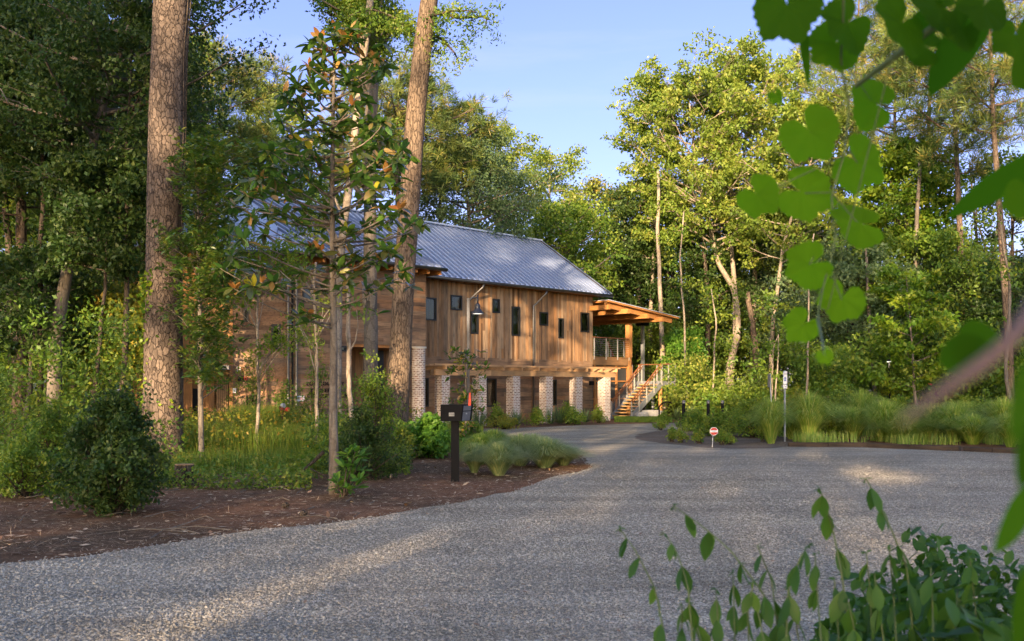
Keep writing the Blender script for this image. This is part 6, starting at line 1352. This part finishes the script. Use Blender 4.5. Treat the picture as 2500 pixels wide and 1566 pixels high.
for (px, py, r, Y) in [(395, 45, 26, 21), (425, 110, 16, 21), (390, 150, 18, 21), (400, 260, 30, 21), (395, 300, 24, 21), (420, 330, 20, 21), (425, 415, 14, 21), (390, 720, 14, 21), (415, 1030, 18, 21), (440, 1120, 16, 21), (395, 1075, 10, 21),
    (1000, 330, 26, 25.5), (1005, 270, 26, 25.5), (995, 400, 28, 25.5), (985, 460, 28, 25.5), (985, 520, 26, 25.5), (975, 600, 12, 25.5), (960, 700, 14, 25.5), (960, 780, 18, 25.5), (962, 840, 22, 25.5), (955, 900, 12, 25.5), (945, 1080, 16, 25.5), (1030, 60, 18, 25.5),
    (900, 740, 24, 28), (905, 540, 18, 28), (900, 440, 14, 28), (860, 400, 20, 27), (845, 520, 14, 27), (900, 330, 20, 28), (773, 870, 14, 22), (770, 820, 10, 22), (890, 610, 14, 28), (820, 700, 10, 27), (910, 120, 24, 28), (880, 200, 22, 28),
    (840, 80, 40, 15), (800, 170, 34, 15), (880, 180, 40, 15), (740, 230, 26, 15), (900, 300, 40, 15), (850, 340, 36, 15), (960, 380, 34, 15), (880, 400, 26, 15), (660, 370, 34, 15), (760, 430, 18, 15), (960, 520, 24, 15), (700, 500, 16, 15), (840, 620, 14, 15), (660, 700, 18, 15),
    (140, 880, 22, 28.5), (125, 960, 14, 28.5), (190, 560, 24, 28.5), (205, 460, 20, 28.5), (110, 760, 26, 26), (230, 800, 26, 26), (290, 840, 24, 28), (320, 900, 26, 30), (60, 830, 20, 25), (250, 650, 26, 34), (60, 640, 24, 30), (330, 720, 18, 30), (30, 700, 20, 30), (150, 700, 20, 28), (260, 540, 20, 34),
    (480, 840, 26, 20), (455, 780, 22, 20), (520, 700, 22, 20), (540, 640, 16, 20), (470, 620, 14, 20), (520, 560, 14, 20), (600, 990, 26, 27), (640, 1010, 30, 26), (700, 1010, 26, 26), (560, 1050, 24, 25), (760, 1010, 20, 25), (480, 930, 24, 22), (1060, 1040, 18, 22), (1010, 1030, 14, 23),
    (1740, 960, 60, 50), (1650, 930, 60, 50), (1820, 950, 50, 50), (1560, 900, 50, 53), (1600, 960, 60, 52), (1520, 960, 40, 53), (1500, 860, 40, 54), (1560, 760, 50, 53), (1640, 850, 50, 55), (1500, 770, 40, 53), (1480, 800, 26, 52), (1790, 880, 40, 58), (1900, 940, 24, 48), (1760, 820, 40, 60), (1690, 1000, 34, 48), (1780, 1000, 20, 45),
    (2150, 700, 30, 55), (2240, 640, 34, 52), (2350, 760, 22, 50), (2070, 560, 30, 60), (2280, 880, 16, 48), (2160, 830, 16, 50), (2420, 560, 24, 50), (2000, 640, 28, 60), (2110, 950, 16, 46), (2240, 560, 40, 55), (2330, 650, 22, 55), (1980, 930, 16, 48), (2300, 960, 10, 44)]:
    gap(P(px, py, Y), r / F * Y)
for (px0, py0, px1, py1, r) in [(1190, 1068, 1330, 1052, .25), (1340, 1052, 1400, 1047, .10), (1445, 1096, 1500, 1088, .15), (1455, 1110, 1480, 1104, .15), (1400, 1141, 1435, 1134, .2), (1962, 1102, 2005, 1118, .12), (2090, 1134, 2180, 1168, .05), (640, 1440, 960, 1350, -.06), (400, 1268, 590, 1238, -.02), (310, 1176, 360, 1146, .12), (1500, 1072, 1640, 1070, .02), (60, 1140, 30, 1160, .1), (1640, 1045, 1700, 1038, .1)]:
    for f_ in np.linspace(0, 1, 7): q = G(px0 + (px1 - px0) * f_, py0 + (py1 - py0) * f_); gap(q, r)
rg = np.random.RandomState(950)
for _ in range(120): Y = rg.uniform(24, 42); gap(P(rg.uniform(0, 345), rg.uniform(150, 1030), Y), rg.uniform(6, 15) / F * Y)
for _ in range(110): Y = rg.uniform(46, 66); gap(P(rg.uniform(1900, 2520), rg.uniform(420, 960), Y), rg.uniform(8, 22) / F * Y)
for _ in range(70): Y = rg.uniform(50, 66); gap(P(rg.uniform(1440, 1920), rg.uniform(600, 980), Y), rg.uniform(10, 30) / F * Y)
for _ in range(24): Y = rg.uniform(19, 30); gap(P(rg.uniform(440, 780), rg.uniform(950, 1080), Y), rg.uniform(8, 16) / F * Y)
HO = np.array(HOLES)
anch = sorted([tuple(ab(P(px, py, Y))) for (px, py, Y) in [(-200, 250, 40), (150, 210, 38), (420, 420, 52), (600, 600, 55), (1000, 620, 55), (1200, 640, 56), (1450, 720, 64), (1700, 780, 60), (1900, 720, 60), (2100, 520, 55), (2300, 480, 50), (2500, 450, 46), (2700, 420, 45)]])
if E1[0] < 0: pass
ax_ = np.array([q[0] for q in anch]); bx_ = np.array([q[1] for q in anch])
rs = np.random.RandomState(900); step = .42; LVs, LTs = [], []
ga = np.arange(ax_.min() - 12, ax_.max() + 12, step); gb_ = np.arange(0.2, bx_.max() + 9, step); A_, B_ = np.meshgrid(ga, gb_); A_ = A_.ravel() + rs.uniform(-.2, .2, A_.size); B_ = B_.ravel() + rs.uniform(-.2, .2, B_.size)
lim = np.interp(A_, ax_, bx_) + .9 * np.sin(A_ * .9) + .8 * np.sin(A_ * .37 + 1) + .5 * np.sin(A_ * 2.3)
pr_ = np.clip(1 - (B_ - lim) / 4.5, 0, 1) ** 1.6; pr_ = np.where(B_ < lim, .97, pr_ * .75)
dd = np.full(A_.size, 9.0)
for (ha, hb, hr) in HO: dd = np.minimum(dd, np.hypot(A_ - ha, B_ - hb) - hr * .72)
keep = (rs.rand(A_.size) < pr_) & (dd > .22 + rs.normal(size=A_.size) * .05)
A_, B_ = A_[keep], B_[keep]; Dp = 46 + rs.uniform(-5, 7, A_.size); base = A_[:, None] * E1 + B_[:, None] * E2; k_ = (-Dp - base[:, 1]) / SV[1]; PT_ = base + SV * k_[:, None]; PT_ = PT_[PT_[:, 2] > .2]
V, t = cluster_leaves(rs, PT_, .32, 16, .44, 1.0, .85, .0)
tag(link('shade_woods', leaves_mesh('shade_woods', V, t), M['leaf_mid']), 'unseen leaf screen added as the wood behind the viewer, gaps cut for sun flecks', 'wood', None, 'stuff')
d = MB()
for i in range(34):
    x = -50 + i * 2.6 + rs.normal() * .5; y = -46 + rs.uniform(-6, 6); h = rs.uniform(22, 31); d.tube([(x, y, 0), (x + rs.normal() * .4, y, h * .5), (x + rs.normal() * .9, y, h)], [.24, .2, .08], 7)
tag(d.build('trunks_behind', M['darkbark']), 'unseen trunks added to the wood behind the viewer', 'wood', None, 'stuff')
print('holes', len(HO), 'clusters', len(PT_))

# ------------------------------------------------------------------ foreground vine and stems (out of focus, close to the lens)
def grape_leaf(mb_V, mb_F, mb_T, cen, size, ang, nrm, rs, tint):
    """toothed heart shaped leaf; ang = direction of the tip in the leaf plane."""
    nrm = unit(np.array(nrm, float)); a = np.cross(nrm, [0, 1, 0.01]); a = unit(a) if np.linalg.norm(a) > .1 else np.array([1., 0, 0]); b = np.cross(nrm, a)
    if b[2] < 0: a, b = -a, -b
    tip = a * math.cos(ang) + b * math.sin(ang); sd = np.cross(nrm, tip); k0 = len(mb_V); n = 44
    mb_V.append(np.array(cen) - tip * size * .05)
    lob = rs.uniform(.02, .10); cu1 = rs.uniform(.05, .30); cu2 = rs.uniform(-.3, .3)
    for i in range(n + 1):
        th = -PI + .10 + (2 * PI - .20) * i / n; r_ = .5 * np.interp(abs(th), [0, .22, .55, .95, 1.3, 1.9, 2.5, 2.85, 3.05], [1.12, .94, .80, .93, .86, .90, .92, .74, .30]) * (1 + lob * .5 * math.sin(5 * th)) + (.016 if i % 2 else -.016)
        p = np.array(cen) + (tip * math.cos(th) * r_ + sd * math.sin(th) * r_ * 1.02) * size + nrm * size * (cu1 * math.cos(2 * th) + cu2 * math.sin(th) + .03 * math.sin(7 * th)) * r_
        mb_V.append(p)
    for i in range(n): mb_F.append((k0, k0 + 1 + i, k0 + 2 + i)); mb_T.append(tint)
Yv = 1.75
vine = empty('grape_vine', 'hanging grape vine with big green leaves out of focus at the upper right', 'vine', P(2300, -60, 1.7))
VO = np.array(vine.location)
VLF = [((1925, 20), 190, 215, 1.65, .05), ((2065, 60), 165, 260, 1.7, .1), ((2035, 110), 150, 200, 1.75, .35), ((1995, 160), 0, 0, 0, 0), ((2130, 250), 150, 250, 1.8, .5), ((1978, 325), 158, 235, 1.75, .55), ((2093, 398), 158, 255, 1.8, .6),
       ((1852, 478), 118, 225, 1.75, .6), ((1965, 472), 152, 250, 1.8, .7), ((2094, 545), 160, 200, 1.78, .75), ((1975, 648), 136, 215, 1.75, .8), ((2055, 732), 132, 275, 1.75, .9), ((1958, 795), 98, 225, 1.7, .85), ((2014, 870), 48, 250, 1.3, .95),
       ((2200, 60), 190, 270, 1.5, .1), ((2290, 20), 170, 240, 1.5, .05), ((2250, 110), 130, 215, 1.6, .15), ((2400, 20), 160, 300, 1.4, .0), ((2480, 90), 120, 270, 1.5, .1), ((1895, 235), 44, 215, 1.75, .5), ((2345, 70), 120, 225, 1.45, .05)]
rs = np.random.RandomState(71); LV, LF_, LT_ = [], [], []
leafpos = []
for ((px, py), sz, ang, Y, tn) in VLF:
    if sz == 0: continue
    c_ = P(px, py, Y) - VO; tilt = np.array([rs.uniform(-.45, .45), -1, rs.uniform(-.15, .5)]); grape_leaf(LV, LF_, LT_, c_, sz / F * Y * .98, R(ang), tilt, rs, tn); leafpos.append(c_)
def spear(px0, py0, px1, py1, Y0_, Y1_, wd, tn):
    a_ = P(px0, py0, Y0_) - VO; b_ = P(px1, py1, Y1_) - VO; L = np.linalg.norm(b_ - a_); d_ = (b_ - a_) / L; s_ = unit(np.cross(d_, [0, 1, .3])); k = len(LV); n = 8
    for i in range(n + 1):
        f = i / n; w_ = wd * math.sin(PI * f) ** .7 * (1 - .35 * f); LV.append(a_ + (b_ - a_) * f - s_ * w_); LV.append(a_ + (b_ - a_) * f + s_ * w_)
    for i in range(n): LF_.append((k + 2 * i, k + 2 * i + 1, k + 2 * i + 3, k + 2 * i + 2)); LT_.append(tn)
spear(2420, -20, 2270, 238, 1.5, 1.7, .042, .0); spear(2600, 350, 2310, 535, 1.2, 1.4, .028, .1); spear(2300, 0, 2210, 125, 1.5, 1.6, .03, .0)
spear(1955, 20, 1975, 218, 1.7, 1.75, .010, .1); spear(2520, 470, 2445, 505, 1.2, 1.2, .03, .3); spear(2560, 130, 2470, 210, 1.4, 1.4, .04, .1)
spear(2330, 860, 2440, 820, .8, .8, .026, .05); spear(2290, 880, 2440, 850, .8, .78, .022, .0)
d = MB(); d.v = [tuple(v) for v in LV]; d.f = [list(f) for f in LF_]; d.t = LT_; d.n = len(LV); d.build('leaves', M['vine'], vine)
d = MB()
def tw(pts, r0, r1, n=14):
    pp = dense(np.array([P(x, y, Y) - VO for (x, y, Y) in pts]), n); d.tube(pp, np.linspace(r0, r1, n), 8)
tw([(2620, -120, 1.5), (2450, -10, 1.5), (2300, 50, 1.52), (2170, 150, 1.6), (2090, 210, 1.7)], .009, .004)
tw([(2060, -40, 1.65), (2058, 60, 1.7), (2052, 160, 1.75), (2075, 260, 1.78), (2060, 380, 1.78), (2030, 480, 1.78), (2040, 590, 1.76), (2010, 700, 1.75), (1995, 780, 1.7), (2012, 860, 1.35)], .0022, .0010, 40)
for lp_, q in zip(leafpos[2:14], [(2055, 120), (2060, 150), (2075, 240), (2050, 330), (2060, 380), (2030, 470), (2030, 470), (2040, 540), (2020, 640), (2010, 700), (1998, 770), (2010, 800)]):
    d.tube([P(q[0], q[1], 1.76) - VO, lp_], .0012, 5)
d.build('stem', M['stem_green'], vine)
# near twig at the right
tg = empty('blurred_twig', 'thick blurred purple brown twig pointing to the lower left at the right edge', 'twig', P(2440, 850, .34)); VO2 = np.array(tg.location)
d = MB(); pp = dense(np.array([P(2560, 690, .40), P(2470, 830, .34), P(2400, 890, .33), P(2330, 935, .32), P(2260, 985, .31), P(2195, 1035, .30)]) - VO2, 16); d.tube(pp, [.0026, .0027, .0031, .0036, .0032, .0030, .0033, .0031, .0028, .0026, .0027, .0023, .002, .0017, .0012, .0006], 8); d.build('stem', M['vinebark'], tg, True)
LV, LF_, LT_ = [], [], []; VO = VO2
spear(2530, 850, 2468, 1090, .45, .42, .008, .25); spear(2545, 1000, 2490, 1200, .5, .5, .010, .0); spear(2530, 1190, 2425, 1350, .75, .7, .017, .3); spear(2570, 1310, 2475, 1590, .8, .8, .018, .1)
d = MB(); d.v = [tuple(v) for v in LV]; d.f = [list(f) for f in LF_]; d.t = LT_; d.n = len(LV); d.build('leaves', M['vine'], tg)

# drooping leafy stems at lower right, each a plant
def droop_plant(label, root, pts, Y, seed, leaves, Lr=(.055, .095), side=0):
    rs = np.random.RandomState(seed); b = GY(root, Y); b[2] = 0; o = empty('leafy_stem', label, 'plant', b, 0, 'drooping leafy stems in the foreground'); W_ = [np.array([0, 0, 0.])] + [P(x, y, Y + rs.uniform(-.06, .06)) - b for x, y in pts]
    pp = dense(np.array(W_), 40); d = MB(); d.tube(pp, np.linspace(.0055, .0016, 40), 6); d.build('stem', M['stem_green'], o, True); Cn, A, L = [], [], []
    for (f, n_) in leaves:
        q = pp[int(f * 39)]
        for k in range(n_):
            a = rs.uniform(0, 2 * PI); Cn.append(q); A.append([math.cos(a) * .42, math.sin(a) * .42, -rs.uniform(.75, 1.1)]); L.append(rs.uniform(*Lr) * (1.9 - 1.1 * f))
    for k in range(5): Cn.append(pp[-1]); A.append([rs.normal() * .7, rs.normal() * .7, rs.uniform(-.9, .5)]); L.append(.018)
    for k in range(3): Cn.append(pp[33]); A.append([rs.normal(), rs.normal(), .2]); L.append(.014)
    big_leaf_obj('foliage', Cn, A, L, .44, M['foreplant'], o, rs); return o
Yf = 2.55
lf = [(.16, 3), (.23, 3), (.30, 3), (.38, 3), (.46, 3), (.54, 3), (.62, 2), (.70, 2), (.78, 2), (.86, 2), (.93, 2), (.985, 2)]
S_ = [('stem ending leftmost, beside the open gravel', 1640, [(1625, 1566), (1600, 1440), (1555, 1350), (1513, 1290)], 1), ('tall arching stem, second from the left, with paired leaves', 1700, [(1690, 1560), (1680, 1430), (1650, 1340), (1620, 1302)], 2),
      ('long stem arching up left over the gravel', 1960, [(1930, 1560), (1850, 1430), (1780, 1340), (1715, 1285), (1645, 1236)], 3), ('short thin stem in the middle of the stems', 1905, [(1900, 1560), (1885, 1420), (1850, 1335)], 4), ('stem bending left under a rounded bud', 1930, [(1920, 1560), (1925, 1430), (1955, 1360), (1975, 1330)], 5),
      ('tallest stem of the foreground with large hanging leaves', 2080, [(2075, 1560), (2055, 1400), (2035, 1300), (2015, 1230), (2000, 1192)], 6), ('stem reaching highest at the right, leaf hanging from its tip', 2250, [(2230, 1560), (2215, 1390), (2175, 1290), (2140, 1215), (2114, 1168)], 7), ('low stem among the dense leaves', 2010, [(2005, 1566), (1995, 1440), (1990, 1350)], 8),
      ('low stem at the bottom edge, left of centre group', 1760, [(1755, 1600), (1752, 1500), (1748, 1440)], 9), ('broad leaved stem before the dense patch', 2130, [(2130, 1600), (2125, 1450), (2115, 1350)], 10), ('leaning low stem at the bottom between taller ones', 1830, [(1830, 1600), (1825, 1500), (1840, 1420)], 11)]
rq = np.random.RandomState(44); wh = ['by the gravel side', 'below the tallest stem', 'beside the dense corner leaves', 'at the bottom edge']
for i, (px, top) in enumerate([(1665, 1480), (1720, 1460), (1795, 1400), (1870, 1460), (1955, 1440), (2050, 1410), (2095, 1460), (2160, 1400), (2190, 1330), (2280, 1380), (2330, 1440), (2390, 1360)]):
    ln_ = rq.uniform(-50, 10); S_.append(('shorter drooping stem number %s from the left among the low ones' % ['one', 'two', 'three', 'four', 'five', 'six', 'seven', 'eight', 'nine', 'ten', 'eleven', 'twelve'][i], px, [(px, 1600), (px + ln_ * .4, (top + 1600) / 2), (px + ln_, top)], 20 + i))
for lb, root, pts, sd in S_: droop_plant(lb, root, pts, Yf + .08 * math.sin(sd * 2.1), 700 + sd, lf)
rs = np.random.RandomState(88)
def fore_mass(name, label, px0, px1, Y0_, Y1_, z0, z1, n, L, m, seed):
    rs = np.random.RandomState(seed); Cn = []
    Y = rs.uniform(Y0_, Y1_, n); px = rs.uniform(px0, px1, n); X = (px - HX) / F * Y; z = z0 + (z1 * (.75 + .25 * np.sin(X * 9 + seed)) - z0) * rs.rand(n) ** .7 * np.clip((px - px0) / 220, .15, 1)
    A = rs.normal(size=(n, 3)); A[:, 2] -= .5; o = big_leaf_obj(name, np.stack([X, Y, z], 1), A, rs.uniform(L * .6, L * 1.3, n), .6, M[m], None, rs); return tag(o, label, 'plants', None, 'stuff')
fore_mass('foreground_foliage', 'dense low leafy plants at the bottom right corner', 1880, 2650, 3.3, 4.8, .15, .95, 7500, .06, 'foreplant', 91)
fore_mass('foreground_foliage', 'leafy stems crowding the bottom edge at centre right', 1560, 2000, 2.4, 3.0, .55, 1.02, 330, .085, 'foreplant', 93)
fore_mass('foreground_foliage', 'broad out of focus leaves along the bottom edge at right', 1600, 2650, 2.3, 2.9, .60, 1.10, 900, .085, 'foreplant', 92)

# lettering objects become plain meshes
dg = bpy.context.evaluated_depsgraph_get()
for o in [x for x in C.objects if x.type == 'FONT']:
    me = bpy.data.meshes.new_from_object(o.evaluated_get(dg)); n = bpy.data.objects.new('lettering', me); C.collection.objects.link(n); n.parent = o.parent
    n.matrix_local = o.matrix_local.copy(); bpy.data.objects.remove(o, do_unlink=True)
